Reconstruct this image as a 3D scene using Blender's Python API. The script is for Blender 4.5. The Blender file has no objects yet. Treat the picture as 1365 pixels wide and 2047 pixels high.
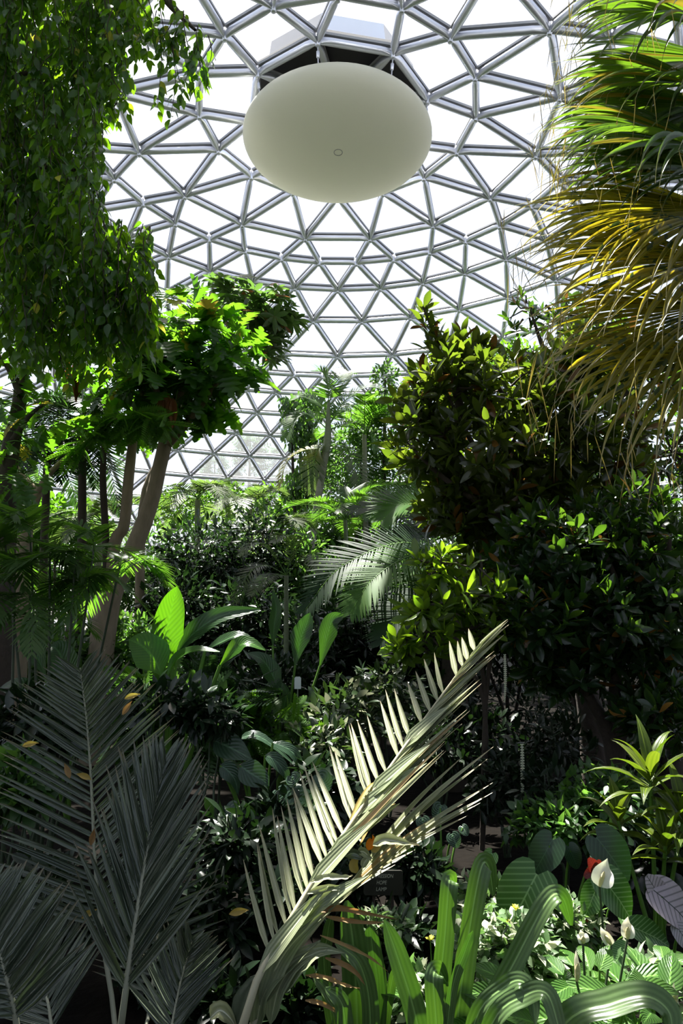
import bpy, math, random
import numpy as np
from mathutils import Vector, Matrix

rng = np.random.default_rng(11)
SC = bpy.context.scene
COL = SC.collection
PI = math.pi

# ------------------------------------------------------------------ camera
F_PX, PITCH, ROLL, EYE = 1435.0, 0.1606, 0.0044, 1.7
_X0, _U0 = np.array([1., 0, 0]), np.array([0, -math.sin(PITCH), math.cos(PITCH)])
CF = np.array([0, math.cos(PITCH), math.sin(PITCH)])
CX = math.cos(ROLL) * _X0 + math.sin(ROLL) * _U0
CU = -math.sin(ROLL) * _X0 + math.cos(ROLL) * _U0
CAMP = np.array([0, 0, EYE])
cd = bpy.data.cameras.new('camera')
cd.sensor_fit = 'VERTICAL'; cd.sensor_height = 36.0; cd.lens = F_PX / 2047 * 36.0
cd.clip_start = 0.05; cd.clip_end = 500
cam = bpy.data.objects.new('camera', cd); COL.objects.link(cam)
cam.matrix_world = Matrix(((CX[0], CU[0], -CF[0], 0), (CX[1], CU[1], -CF[1], 0), (CX[2], CU[2], -CF[2], EYE), (0, 0, 0, 1)))
SC.camera = cam

# ------------------------------------------------------------------ sky, sun, exposure
SUN_EL, SUN_AZ = math.radians(68.5), math.radians(-22.25)      # azimuth from straight ahead, + to the right
w = bpy.data.worlds.new('world'); SC.world = w; w.use_nodes = True
nt = w.node_tree; nt.nodes.clear()
sky = nt.nodes.new('ShaderNodeTexSky'); sky.sky_type = 'NISHITA'
sky.sun_disc = False; sky.sun_elevation = SUN_EL; sky.sun_rotation = SUN_AZ
sky.air_density = 1.0; sky.dust_density = 3.0; sky.ozone_density = 1.0
bg = nt.nodes.new('ShaderNodeBackground'); bg.inputs[1].default_value = 0.095
wo = nt.nodes.new('ShaderNodeOutputWorld')
nt.links.new(sky.outputs[0], bg.inputs[0]); nt.links.new(bg.outputs[0], wo.inputs[0])
sd = bpy.data.lights.new('sun', 'SUN'); sd.energy = 15.0; sd.angle = 0.009; sd.color = (1.0, 0.96, 0.88)
sun = bpy.data.objects.new('sun', sd); COL.objects.link(sun)
SUND = Vector((math.sin(SUN_AZ) * math.cos(SUN_EL), math.cos(SUN_AZ) * math.cos(SUN_EL), math.sin(SUN_EL)))
sun.rotation_euler = SUND.to_track_quat('Z', 'Y').to_euler(); sun.location = (0, 0, 30)
SC.view_settings.view_transform = 'Standard'; SC.view_settings.look = 'None'
SC.view_settings.gamma = 1.0; SC.view_settings.use_curve_mapping = False
SC.view_settings.exposure = 1.0
cy = SC.cycles
cy.max_bounces = 8; cy.diffuse_bounces = 3; cy.glossy_bounces = 3; cy.transmission_bounces = 5; cy.transparent_max_bounces = 12
cy.caustics_reflective = False; cy.caustics_refractive = False

# ------------------------------------------------------------------ helpers
def at(px, py, d):
    """the point d metres ahead that the photograph shows at pixel (px, py)"""
    v = CF + CX * (px - 682.5) / F_PX + CU * (1023.5 - py) / F_PX
    return v * (d / v[1]) + CAMP
def ground_z(x, y):
    return 0.10 * math.sin(0.7 * x + 1.1) * math.sin(0.5 * y + 0.3)
def base(px, py, d):
    p = at(px, py, d); p[2] = ground_z(p[0], p[1]) - 0.02; return p
def project(P):
    q = P - CAMP; z = q @ CF
    return 682.5 + F_PX * (q @ CX) / z, 1023.5 - F_PX * (q @ CU) / z, z
def nrm(a):
    a = np.asarray(a, float); return a / np.maximum(np.linalg.norm(a, axis=-1, keepdims=True), 1e-9)
def U(a, b, n=None): return rng.uniform(a, b, n)

def mk(name, V, F, mat, smooth=True, t=None):
    """mesh datablock from arrays; F is one (n,k) array or a list of them"""
    V = np.asarray(V, np.float32).reshape(-1, 3)
    Fs = F if isinstance(F, list) else [F]
    Fs = [np.asarray(f, np.int32) for f in Fs if len(f)]
    me = bpy.data.meshes.new(name)
    me.vertices.add(len(V)); me.vertices.foreach_set('co', V.ravel())
    nl = sum(f.size for f in Fs); npoly = sum(len(f) for f in Fs)
    me.loops.add(nl); me.polygons.add(npoly)
    me.loops.foreach_set('vertex_index', np.concatenate([f.ravel() for f in Fs]))
    tot = np.concatenate([np.full(len(f), f.shape[1], np.int32) for f in Fs])
    st = np.concatenate([[0], np.cumsum(tot)[:-1]]).astype(np.int32)
    me.polygons.foreach_set('loop_start', st)
    try: me.polygons.foreach_set('loop_total', tot)
    except Exception: pass
    me.polygons.foreach_set('use_smooth', np.full(npoly, smooth, bool))
    if t is not None:                                 # along (t) and across (u) the blade
        tu = np.asarray(t, np.float32).reshape(len(V), -1)
        for k in range(tu.shape[1]):
            a = me.attributes.new('tu'[k], 'FLOAT', 'POINT'); a.data.foreach_set('value', np.ascontiguousarray(tu[:, k]))
    me.update(calc_edges=True)
    for m in (mat if isinstance(mat, (list, tuple)) else [mat]): me.materials.append(m)
    return me
def link(name, me, parent=None, mat4=None, kind=None):
    o = bpy.data.objects.new(name, me); COL.objects.link(o)
    if parent is not None: o.parent = parent
    if mat4 is not None: o.matrix_basis = mat4
    if kind: o['kind'] = kind
    return o
def thing(name, label, cat, loc, group=None):
    o = bpy.data.objects.new(name, None); COL.objects.link(o)
    o.empty_display_size = 0.1
    o.location = tuple(float(c) for c in loc); o['label'] = label; o['category'] = cat
    if group: o['group'] = group
    return o
def L0(root): return np.array(root.location)

def tube(P, R, n=7):
    P = np.asarray(P, float); R = np.broadcast_to(np.asarray(R, float), (len(P),))
    T = nrm(np.gradient(P, axis=0))
    h = np.array([0.31, 0.87, 0.38]); 
    if abs(np.dot(T[0], h)) > 0.95: h = np.array([1., 0, 0])
    A = nrm(np.cross(T, h)); B = np.cross(T, A)
    a = np.linspace(0, 2 * PI, n, endpoint=False)
    V = P[:, None] + R[:, None, None] * (np.cos(a)[None, :, None] * A[:, None] + np.sin(a)[None, :, None] * B[:, None])
    m = len(P); i = np.arange(m - 1)[:, None] * n; j = np.arange(n)[None]; k = (j + 1) % n
    F = np.stack([i + j, i + k, i + n + k, i + n + j], -1).reshape(-1, 4)
    return V.reshape(-1, 3), F
def join(parts):
    """[(V,F)...] of one face size -> (V,F)"""
    o, Vs, Fs = 0, [], []
    for V, F in parts: Vs.append(V); Fs.append(np.asarray(F) + o); o += len(V)
    return np.concatenate(Vs), np.concatenate(Fs)
def spline(P, n):
    """Catmull-Rom through the points"""
    P = np.asarray(P, float)
    if len(P) == 2: P = np.array([P[0], (P[0] + P[1]) / 2, P[1]])
    Q = np.concatenate([[2 * P[0] - P[1]], P, [2 * P[-1] - P[-2]]])
    s = np.linspace(0, len(P) - 1 - 1e-6, n); i = s.astype(int); u = (s - i)[:, None]
    a, b, c, d = Q[i], Q[i + 1], Q[i + 2], Q[i + 3]
    return 0.5 * (2 * b + (c - a) * u + (2 * a - 5 * b + 4 * c - d) * u ** 2 + (3 * b - a - 3 * c + d) * u ** 3)

PROF = {
    'elliptic': lambda t: np.sin(PI * np.clip(t, 0.01, 0.985)) ** 0.8,
    'obovate': lambda t: np.sin(PI * np.clip(t, 0.01, 0.985) ** 1.35) ** 0.85,
    'ovate': lambda t: np.sin(PI * np.clip(t, 0.005, 0.99) ** 0.62) ** 1.0,
    'lance': lambda t: np.sin(PI * np.clip(t, 0.01, 0.99) ** 0.75) ** 1.1,
    'leaflet': lambda t: np.minimum(1, 0.35 + 3.2 * t) * np.clip(1 - t ** 2.6, 0.02, 1),
    'strap': lambda t: (0.75 + 0.25 * np.minimum(1, 4 * t)) * np.clip(1 - t ** 6, 0.05, 1) ** 0.7,
    'blunt': lambda t: (0.8 + 0.2 * np.minimum(1, 4 * t)) * (1 - 0.15 * t),
    'fan': lambda t: np.clip(0.12 + 1.75 * t, 0, 1) * np.where(t < 0.55, 1, np.clip(1 - (t - 0.55) * 2.6, 0.05, 1)),
    'paddle': lambda t: np.minimum(1, 0.10 + 2.6 * np.clip(t - 0.02, 0, 1)) * np.clip(1 - t ** 3.2, 0.01, 1) ** 0.8,
}
def grid_faces(rows, cols):
    i = np.arange(rows)[:, None] * (cols + 1); j = np.arange(cols)[None]
    return np.stack([i + j, i + j + 1, i + cols + 1 + j + 1, i + cols + 1 + j], -1).reshape(-1, 4)
def strips(P0, D0, NH, L, W, segs=4, cols=2, grav=0.0, gpow=1.0, fold=0.2, prof='leaflet', kink=None, roll=0.0):
    """many leaf blades at once: (N,3) roots, directions, normals -> (N, verts, 3), faces, t per vert"""
    P0 = np.asarray(P0, float); N = len(P0)
    bc = lambda a: np.broadcast_to(np.asarray(a, float), (N,))
    L, W, grav = bc(L), bc(W), bc(grav)
    NH = np.broadcast_to(np.asarray(NH, float), (N, 3)) + (U(-roll, roll, (N, 3)) if roll else 0.0)
    d = nrm(np.broadcast_to(np.asarray(D0, float), (N, 3))); pos = P0.copy()
    ts = np.linspace(0, 1, segs + 1); ws = PROF[prof](ts); us = np.linspace(-1, 1, cols + 1)
    out = np.zeros((N, segs + 1, cols + 1, 3))
    for k in range(segs + 1):
        S = nrm(np.cross(d, NH)); Nn = np.cross(S, d)
        hw = (W * ws[k] / 2)[:, None]
        for j, u in enumerate(us):
            out[:, k, j] = pos + S * u * hw + Nn * (abs(u) * fold * 2) * hw
        pos = pos + d * (L / segs)[:, None]
        g = grav * (ts[k] ** gpow) / segs
        if kink is not None: g = g + np.where(np.abs(ts[k] - kink) < 0.6 / segs, 1.6, 0.0)
        d = nrm(d + g[:, None] * np.array([0, 0, -1.0]))
    return out.reshape(N, -1, 3), grid_faces(segs, cols), np.stack([np.repeat(ts, cols + 1), np.tile(us, segs + 1)], -1)
def join_strips(V, F, t):
    N, m = V.shape[:2]
    return V.reshape(-1, 3), (F[None] + (np.arange(N) * m)[:, None, None]).reshape(-1, F.shape[1]), np.tile(t, (N, 1))
def ribbon(P, W, nh, n=14, cols=4, fold=0.15, prof='strap', wav=0.0):
    """one blade along a spine through the points P"""
    S_ = spline(P, n + 1); T = nrm(np.gradient(S_, axis=0)); ts = np.linspace(0, 1, n + 1); ws = PROF[prof](ts) * W / 2
    nh = np.asarray(nh, float)
    if nh.ndim == 2: nh = spline(nh, n + 1)
    S = nrm(np.cross(T, nh)); N = np.cross(S, T); us = np.linspace(-1, 1, cols + 1)
    V = S_[:, None] + us[None, :, None] * ws[:, None, None] * S[:, None] + (np.abs(us)[None, :, None] * fold * 2 * ws[:, None, None]) * N[:, None]
    if wav: V = V + (wav * np.sin(ts * 23 + 1)[:, None] * us[None] ** 3)[..., None] * N[:, None]
    return V.reshape(-1, 3), grid_faces(n, cols), np.stack([np.repeat(ts, cols + 1), np.tile(us, n + 1)], -1)

# leaf templates: base at origin, tip along +Y, upper side +Z, length 1
def tmpl(prof, w, rows=5, cols=2, fold=0.18, droop=0.5, lobes=0, depth=0.5):
    rr = rows if not lobes else lobes * 4
    V, F, t = strips(np.zeros((1, 3)), [[0, 1, 0]], [[0, 0, 1]], 1.0, w, rr, cols, droop, 0.6, fold, prof)
    V = V[0]
    if lobes:
        tt = t[:, 0]; ph = (tt * lobes) % 1.0
        k = 1 - depth * (1 - np.clip(np.minimum(ph / 0.75, (1 - ph) / 0.25), 0, 1))
        lat = np.abs(V[:, 0]) > 1e-4
        V[:, 0] *= np.where(lat, k, 1)
        V[:, 1] += np.where(lat, 0.10 * k * (1 - tt), 0)
    return V, F, t
def heart(w=0.8, back=0.34, n=26, cup=0.12, droop=0.25):
    """heart-shaped blade around its stalk, two rings"""
    a = np.linspace(-PI, PI, n + 1)[:-1] + PI / n
    c = np.abs(a) / PI
    r = np.interp(c, [0, .06, .15, .28, .42, .58, .74, .88, .96, 1.0], [1, .93, .80, .66, .56, .52, .50, .42, .22, .12])
    x = np.sin(a) * r * w / 0.82; y = np.cos(a) * r
    y = np.where(y < 0, y * back / 0.34, y)
    R1 = np.stack([x, y], -1)
    pts = np.concatenate([[[0, 0]], R1 * 0.5, R1])
    z = cup * (pts[:, 0] / w) ** 2 * 2 - droop * np.clip(pts[:, 1], 0, 1) ** 2
    V = np.concatenate([pts, z[:, None]], 1)
    i = np.arange(n); j = (i + 1) % n
    F3 = np.stack([np.zeros(n, int), 1 + i, 1 + j], -1)
    F4 = np.stack([1 + i, 1 + n + i, 1 + n + j, 1 + j], -1)
    F = np.concatenate([F3[:, [0, 1, 2]], F4[:, [0, 1, 2]], F4[:, [0, 2, 3]]])
    return V, F[:, ::-1], np.stack([np.hypot(pts[:, 0], pts[:, 1]), pts[:, 0]], -1)
def palmate(k=8, w=0.26):
    """umbrella leaf: leaflets radiating from the stalk end"""
    a = np.linspace(-2.6, 2.6, k)
    D = np.stack([np.sin(a), np.cos(a), np.full(k, -0.15)], -1)
    Ls = 1 - 0.28 * np.abs(a) / 2.6
    V, F, t = strips(np.zeros((k, 3)) + D * 0.03, D, [[0, 0, 1]], Ls, w, 4, 2, 0.7, 0.8, 0.12, 'elliptic')
    return join_strips(V, F, t)
def pinnate(k=12, w=0.09, lw=0.30):
    """small feather leaf with paired leaflets, length 1"""
    y = np.linspace(0.12, 0.97, k); P = np.stack([0 * y, y, -0.25 * y ** 2], -1)
    Ls = lw * np.sin(PI * np.clip(y * 0.85 + 0.12, 0, 1)) ** 0.6
    parts = []
    for s in (-1, 1):
        V, F, t = strips(P, np.tile([[s, 0.45, -0.1]], (k, 1)), [[0, 0, 1]], Ls, w, 2, 1, 0.4, 1, 0.0, 'elliptic')
        parts.append(join_strips(V, F, t))
    rib = tube(np.stack([0 * y, y, -0.25 * y ** 2], -1), 0.008, 4)
    V, F = join([parts[0][:2], parts[1][:2], (rib[0], rib[1])])
    return V, F, np.zeros((len(V), 2))

def frames(P, D, N, S):
    """(n,4,4) matrices: +Y along D, +Z near N, size S"""
    P, D, N = (np.asarray(a, float) for a in (P, D, N)); n = len(P)
    Y = nrm(D); X = nrm(np.cross(Y, N)); Z = np.cross(X, Y)
    S = np.broadcast_to(np.asarray(S, float), (n,))[:, None]
    M = np.zeros((n, 4, 4)); M[:, :3, 0] = X * S; M[:, :3, 1] = Y * S; M[:, :3, 2] = Z * S; M[:, :3, 3] = P; M[:, 3, 3] = 1
    return M
def foliage(root, tm, M, mat, keep=0, name='leaf', rest='foliage', fine=False):
    """the `keep` leaves that show largest as parts, the remainder joined as one part of kind stuff (positions in world space)"""
    b = L0(root); tms = tm if isinstance(tm, list) else [tm]; n = len(M)
    which = rng.integers(0, len(tms), n)
    M = M.copy(); M[:, :3, 3] -= b
    order = np.zeros(n, bool)
    if keep:
        c = M[:, :3, 3] + b; px, py, z = project(c); sz = np.linalg.norm(M[:, :3, 1], axis=1) / np.maximum(z, 0.1)
        ok = (px > -20) & (px < 1385) & (py > -20) & (py < 2067) & (z > 0)
        sc = np.where(ok, sz, -1); idx = np.argsort(-sc)[:keep]; order[idx] = sc[idx] > 0
    mes = [mk(name, t[0], t[1], mat, t=t[2]) for t in tms] if order.any() else []
    for i in np.nonzero(order)[0]: link(name, mes[which[i]], root, Matrix(M[i].tolist()))
    parts, o = [], 0
    for k, t in enumerate(tms):
        m = M[(~order) & (which == k)]
        if not len(m): continue
        V = np.einsum('nij,vj->nvi', m[:, :3, :3], t[0]) + m[:, None, :3, 3]
        F = (t[1][None] + (np.arange(len(m)) * len(t[0]))[:, None, None]).reshape(-1, t[1].shape[1])
        parts.append((V.reshape(-1, 3), F, np.tile(t[2], (len(m), 1))))
    if parts:
        V, F = join([(p[0], p[1]) for p in parts])
        link(rest, mk(rest, V, F, mat, t=np.concatenate([p[2] for p in parts])), root, kind='stuff')

# ------------------------------------------------------------------ materials
def newmat(name):
    m = bpy.data.materials.new(name); m.use_nodes = True; n = m.node_tree; n.nodes.clear(); return m, n
def nd(n, t, **k):
    x = n.nodes.new(t)
    for a, b in k.items(): setattr(x, a, b)
    return x
def mixc(n, fac, a, b):
    x = nd(n, 'ShaderNodeMix', data_type='RGBA')
    for i, v in ((0, fac), (6, a), (7, b)):
        if isinstance(v, (int, float)): x.inputs[i].default_value = v
        elif isinstance(v, tuple): x.inputs[i].default_value = (*v[:3], 1)
        else: n.links.new(v, x.inputs[i])
    return x.outputs[2]
def math_(n, op, a, b=0.0, c=None):
    x = nd(n, 'ShaderNodeMath', operation=op)
    for i, v in enumerate((a, b) if c is None else (a, b, c)):
        if isinstance(v, (int, float)): x.inputs[i].default_value = v
        else: n.links.new(v, x.inputs[i])
    return x.outputs[0]
def leafmat(name, c1, c2, tr1, trans=0.4, rough=0.38, odd=None, oddp=0.06, tip=None, tip0=0.75, veins=None, ribs=None, bump=0.0, spot=None, spec=0.38):
    m, n = newmat(name)
    oi = nd(n, 'ShaderNodeObjectInfo'); ge = nd(n, 'ShaderNodeNewGeometry')
    r = math_(n, 'FRACT', math_(n, 'ADD', oi.outputs['Random'], ge.outputs['Random Per Island']))
    col = mixc(n, r, c1, c2)
    no = nd(n, 'ShaderNodeTexNoise'); no.inputs['Scale'].default_value = 9.0
    col = mixc(n, math_(n, 'MULTIPLY', no.outputs[0], 0.5), col, tuple(0.55 * a for a in c1))
    trc = mixc(n, r, tr1, tuple(a * b for a, b in zip(tr1, (0.55, 0.72, 0.6))))
    tc = nd(n, 'ShaderNodeTexCoord')
    if veins:       # pale ribs running out from the midrib of a blade (local x across, y along)
        vcol, cnt, slope = veins[:3]
        sp = nd(n, 'ShaderNodeSeparateXYZ'); n.links.new(tc.outputs['Object'], sp.inputs[0])
        ax = math_(n, 'ABSOLUTE', sp.outputs[0])
        ph = math_(n, 'SINE', math_(n, 'MULTIPLY', math_(n, 'SUBTRACT', sp.outputs[1], math_(n, 'MULTIPLY', ax, slope)), cnt * 2 * PI))
        v1 = math_(n, 'MULTIPLY', math_(n, 'POWER', math_(n, 'MULTIPLY_ADD', ph, 0.5, 0.5), 6.0), 0.7); v2 = math_(n, 'LESS_THAN', ax, 0.014)
        vv = math_(n, 'MULTIPLY', math_(n, 'MAXIMUM', v1, v2), veins[3] if len(veins) > 3 else 0.6)
        col = mixc(n, vv, col, vcol); trc = mixc(n, vv, trc, vcol)
    if odd:
        o = math_(n, 'LESS_THAN', math_(n, 'FRACT', math_(n, 'MULTIPLY', r, 7.31)), oddp)
        col = mixc(n, o, col, odd); trc = mixc(n, o, trc, odd)
    if spot:        # blotches of another leaf colour
        n2 = nd(n, 'ShaderNodeTexNoise'); n2.inputs['Scale'].default_value = spot[1]; n2.inputs['Detail'].default_value = 3
        if len(spot) > 3: n.links.new(tc.outputs['Object'], n2.inputs['Vector'])
        f = math_(n, 'GREATER_THAN', n2.outputs[0], spot[2])
        col = mixc(n, f, col, spot[0]); trc = mixc(n, f, trc, spot[0])
    if tip:         # dry leaf ends
        at_ = nd(n, 'ShaderNodeAttribute', attribute_name='t')
        mr = nd(n, 'ShaderNodeMapRange'); mr.inputs[1].default_value = tip0 - 0.12; mr.inputs[2].default_value = tip0 + 0.12
        n.links.new(at_.outputs['Fac'], mr.inputs[0])
        col = mixc(n, mr.outputs[0], col, tip); trc = mixc(n, mr.outputs[0], trc, tip)
    p = nd(n, 'ShaderNodeBsdfPrincipled'); p.inputs['Roughness'].default_value = rough; p.inputs['Specular IOR Level'].default_value = spec
    n.links.new(col, p.inputs['Base Color'])
    t = nd(n, 'ShaderNodeBsdfTranslucent'); n.links.new(trc, t.inputs[0])
    if ribs:        # relief and a faint tone along the parallel veins
        au = nd(n, 'ShaderNodeAttribute', attribute_name='u'); av = nd(n, 'ShaderNodeAttribute', attribute_name='t')
        if len(ribs) == 2: ph = math_(n, 'MULTIPLY', au.outputs['Fac'], ribs[0] * PI)
        else: ph = math_(n, 'MULTIPLY', math_(n, 'SUBTRACT', av.outputs['Fac'], math_(n, 'MULTIPLY', math_(n, 'ABSOLUTE', au.outputs['Fac']), ribs[2])), ribs[0] * 2 * PI)
        sn = math_(n, 'MULTIPLY_ADD', math_(n, 'SINE', ph), 0.5, 0.5)
        mid = math_(n, 'LESS_THAN', math_(n, 'ABSOLUTE', au.outputs['Fac']), 0.07)
        dk = nd(n, 'ShaderNodeMix', data_type='RGBA', blend_type='MULTIPLY'); n.links.new(math_(n, 'MULTIPLY', sn, 0.45), dk.inputs[0]); n.links.new(col, dk.inputs[6]); dk.inputs[7].default_value = (.45, .5, .45, 1); col = mixc(n, math_(n, 'MULTIPLY', mid, 0.5), dk.outputs[2], tuple(min(1, a * 3) for a in c2))
        dk = nd(n, 'ShaderNodeMix', data_type='RGBA', blend_type='MULTIPLY'); n.links.new(math_(n, 'MULTIPLY', sn, 0.45), dk.inputs[0]); n.links.new(trc, dk.inputs[6]); dk.inputs[7].default_value = (.5, .6, .5, 1); trc = dk.outputs[2]
        n.links.new(col, p.inputs['Base Color']); n.links.new(trc, t.inputs[0])
        bp = nd(n, 'ShaderNodeBump'); bp.inputs['Strength'].default_value = ribs[1]; bp.inputs['Distance'].default_value = 0.006
        n.links.new(sn, bp.inputs['Height']); n.links.new(bp.outputs[0], p.inputs['Normal'])
    elif bump:
        w2 = nd(n, 'ShaderNodeTexNoise'); w2.inputs['Scale'].default_value = 45
        bp = nd(n, 'ShaderNodeBump'); bp.inputs['Strength'].default_value = bump; bp.inputs['Distance'].default_value = 0.01
        n.links.new(w2.outputs[0], bp.inputs['Height']); n.links.new(bp.outputs[0], p.inputs['Normal'])
    mx = nd(n, 'ShaderNodeMixShader'); mx.inputs[0].default_value = trans
    n.links.new(p.outputs[0], mx.inputs[1]); n.links.new(t.outputs[0], mx.inputs[2])
    o = nd(n, 'ShaderNodeOutputMaterial'); n.links.new(mx.outputs[0], o.inputs[0])
    return m
def plain(name, c1, c2=None, rough=0.7, scale=8.0, metal=0.0, bump=0.3, stretch=None):
    m, n = newmat(name)
    tc = nd(n, 'ShaderNodeTexCoord'); no = nd(n, 'ShaderNodeTexNoise'); no.inputs['Scale'].default_value = scale; no.inputs['Detail'].default_value = 6
    src = tc.outputs['Object']
    if stretch:
        mp = nd(n, 'ShaderNodeMapping'); mp.inputs['Scale'].default_value = stretch; n.links.new(src, mp.inputs[0]); src = mp.outputs[0]
    n.links.new(src, no.inputs['Vector'])
    p = nd(n, 'ShaderNodeBsdfPrincipled'); p.inputs['Roughness'].default_value = rough; p.inputs['Metallic'].default_value = metal
    n.links.new(mixc(n, no.outputs[0], c1, c2 or tuple(0.7 * a for a in c1)), p.inputs['Base Color'])
    if bump:
        bp = nd(n, 'ShaderNodeBump'); bp.inputs['Strength'].default_value = bump; bp.inputs['Distance'].default_value = 0.02
        n.links.new(no.outputs[0], bp.inputs['Height']); n.links.new(bp.outputs[0], p.inputs['Normal'])
    o = nd(n, 'ShaderNodeOutputMaterial'); n.links.new(p.outputs[0], o.inputs[0])
    return m
def panemat():
    m, n = newmat('acrylic_pane')
    tr = nd(n, 'ShaderNodeBsdfTransparent'); tr.inputs[0].default_value = (0.97, 0.98, 1.0, 1)
    hz = nd(n, 'ShaderNodeBsdfTranslucent'); hz.inputs[0].default_value = (0.95, 0.97, 1.0, 1)
    gl = nd(n, 'ShaderNodeBsdfGlossy'); gl.inputs['Roughness'].default_value = 0.08
    fr = nd(n, 'ShaderNodeFresnel'); fr.inputs[0].default_value = 1.25
    m1 = nd(n, 'ShaderNodeMixShader'); m1.inputs[0].default_value = 0.06
    m2 = nd(n, 'ShaderNodeMixShader')
    n.links.new(tr.outputs[0], m1.inputs[1]); n.links.new(hz.outputs[0], m1.inputs[2])
    n.links.new(math_(n, 'MULTIPLY', fr.outputs[0], 0.5), m2.inputs[0]); n.links.new(m1.outputs[0], m2.inputs[1]); n.links.new(gl.outputs[0], m2.inputs[2])
    o = nd(n, 'ShaderNodeOutputMaterial'); n.links.new(m2.outputs[0], o.inputs[0])
    return m
M_PANE = panemat()
M_ALU = plain('aluminium_tube', (0.76, 0.78, 0.85), (0.66, 0.68, 0.75), rough=0.34, scale=3, metal=0.6, bump=0)
M_DARKBAR = plain('weathered_glazing_bar', (0.42, 0.42, 0.43), (0.32, 0.32, 0.33), rough=0.5, bump=0)
M_HOUSING = plain('dark_housing_panel', (0.025, 0.025, 0.035), (0.015, 0.015, 0.02), rough=0.6, bump=0)
M_BLUE = plain('pale_blue_cladding', (0.36, 0.52, 0.85), (0.30, 0.46, 0.78), rough=0.4, bump=0)
M_GREYB = plain('slate_blue_cladding', (0.10, 0.13, 0.22), (0.08, 0.10, 0.17), rough=0.4, bump=0)
M_SOIL = plain('dark_soil', (0.007, 0.0055, 0.004), (0.003, 0.0025, 0.002), rough=0.95, scale=14, bump=0.8)
M_SOIL.node_tree.nodes['Principled BSDF'].inputs['Specular IOR Level'].default_value = 0.05
M_CONC = plain('concrete', (0.30, 0.29, 0.27), (0.22, 0.21, 0.20), rough=0.9, scale=3, bump=0.2)
M_LAWN = plain('lawn', (0.05, 0.09, 0.02), (0.03, 0.06, 0.015), rough=0.95, scale=2, bump=0.2)
M_BARK = plain('grey_brown_bark', (0.32, 0.25, 0.17), (0.15, 0.115, 0.075), rough=0.9, scale=16, bump=0.7, stretch=(1, 1, 0.35))
M_DBARK = plain('dark_bark', (0.055, 0.04, 0.028), (0.03, 0.022, 0.016), rough=0.9, scale=18, bump=0.6)
M_CANE = plain('green_cane', (0.16, 0.19, 0.10), (0.09, 0.11, 0.05), rough=0.5, scale=10, bump=0.2, stretch=(1, 1, 6))
M_PTRUNK = plain('ringed_palm_stem', (0.27, 0.27, 0.20), (0.16, 0.16, 0.11), rough=0.7, scale=6, bump=0.4, stretch=(0.3, 0.3, 9))
M_STALK = plain('green_stalk', (0.10, 0.20, 0.03), (0.06, 0.14, 0.02), rough=0.45, bump=0)
M_DSTALK = plain('dark_flower_stalk', (0.03, 0.05, 0.02), (0.02, 0.035, 0.015), rough=0.5, bump=0)
M_STALK.node_tree.nodes['Principled BSDF'].inputs['Specular IOR Level'].default_value = 0.2
M_RIB = plain('pale_frond_rib', (0.42, 0.40, 0.27), (0.33, 0.31, 0.20), rough=0.5, bump=0)
M_GRIB = plain('grey_green_frond_rib', (0.30, 0.31, 0.22), (0.20, 0.21, 0.15), rough=0.5, bump=0)
M_DRY = leafmat('dry_brown_leaf', (0.26, 0.15, 0.06), (0.38, 0.25, 0.10), (0.40, 0.20, 0.05), 0.25, 0.7)
M_RUST = leafmat('rust_brown_leaf', (0.16, 0.055, 0.02), (0.22, 0.09, 0.03), (0.45, 0.14, 0.03), 0.3, 0.7)
M_DRYY = leafmat('dry_yellow_leaf', (0.45, 0.36, 0.10), (0.38, 0.24, 0.06), (0.5, 0.36, 0.06), 0.3, 0.6)
M_FIG = leafmat('weeping_leaf', (0.014, 0.045, 0.008), (0.030, 0.080, 0.012), (0.32, 0.60, 0.015), 0.42, 0.30, odd=(0.42, 0.42, 0.04), oddp=0.012)
M_BREAD = leafmat('lobed_leaf', (0.018, 0.055, 0.012), (0.035, 0.085, 0.015), (0.22, 0.50, 0.02), 0.38, 0.40, odd=(0.35, 0.30, 0.03), oddp=0.02)
M_UMBR = leafmat('umbrella_leaf', (0.05, 0.085, 0.03), (0.08, 0.11, 0.05), (0.20, 0.36, 0.06), 0.32, 0.35, odd=(0.40, 0.14, 0.05), oddp=0.03)
M_MAGN = leafmat('bronze_backed_leaf', (0.026, 0.040, 0.010), (0.055, 0.065, 0.018), (0.24, 0.33, 0.02), 0.32, 0.25, odd=(0.14, 0.07, 0.015), oddp=0.05)
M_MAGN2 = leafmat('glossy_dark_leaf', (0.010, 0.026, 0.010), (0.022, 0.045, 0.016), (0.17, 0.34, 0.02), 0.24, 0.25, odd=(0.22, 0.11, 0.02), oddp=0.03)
M_SMALL = leafmat('small_green_leaf', (0.025, 0.070, 0.018), (0.055, 0.11, 0.03), (0.20, 0.40, 0.05), 0.35, 0.33)
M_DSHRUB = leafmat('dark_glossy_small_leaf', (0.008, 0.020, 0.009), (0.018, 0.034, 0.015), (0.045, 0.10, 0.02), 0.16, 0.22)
M_UNDER = leafmat('shade_darkened_leaf', (0.006, 0.015, 0.006), (0.013, 0.027, 0.010), (0.03, 0.07, 0.012), 0.12, 0.32, spec=0.2)  # darker copy of the shrub leaf; deep shade is put into its colour
M_VARIEG = leafmat('cream_marked_leaf', (0.015, 0.036, 0.012), (0.035, 0.06, 0.022), (0.10, 0.18, 0.03), 0.2, 0.3, odd=(0.26, 0.28, 0.17), oddp=0.14)
M_COVER = leafmat('mottled_ground_leaf', (0.07, 0.14, 0.05), (0.16, 0.22, 0.12), (0.25, 0.42, 0.10), 0.35, 0.4, odd=(0.45, 0.48, 0.32), oddp=0.22)
M_FERN = leafmat('fresh_fern_leaf', (0.05, 0.14, 0.015), (0.09, 0.19, 0.025), (0.22, 0.48, 0.02), 0.4, 0.45)
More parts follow.
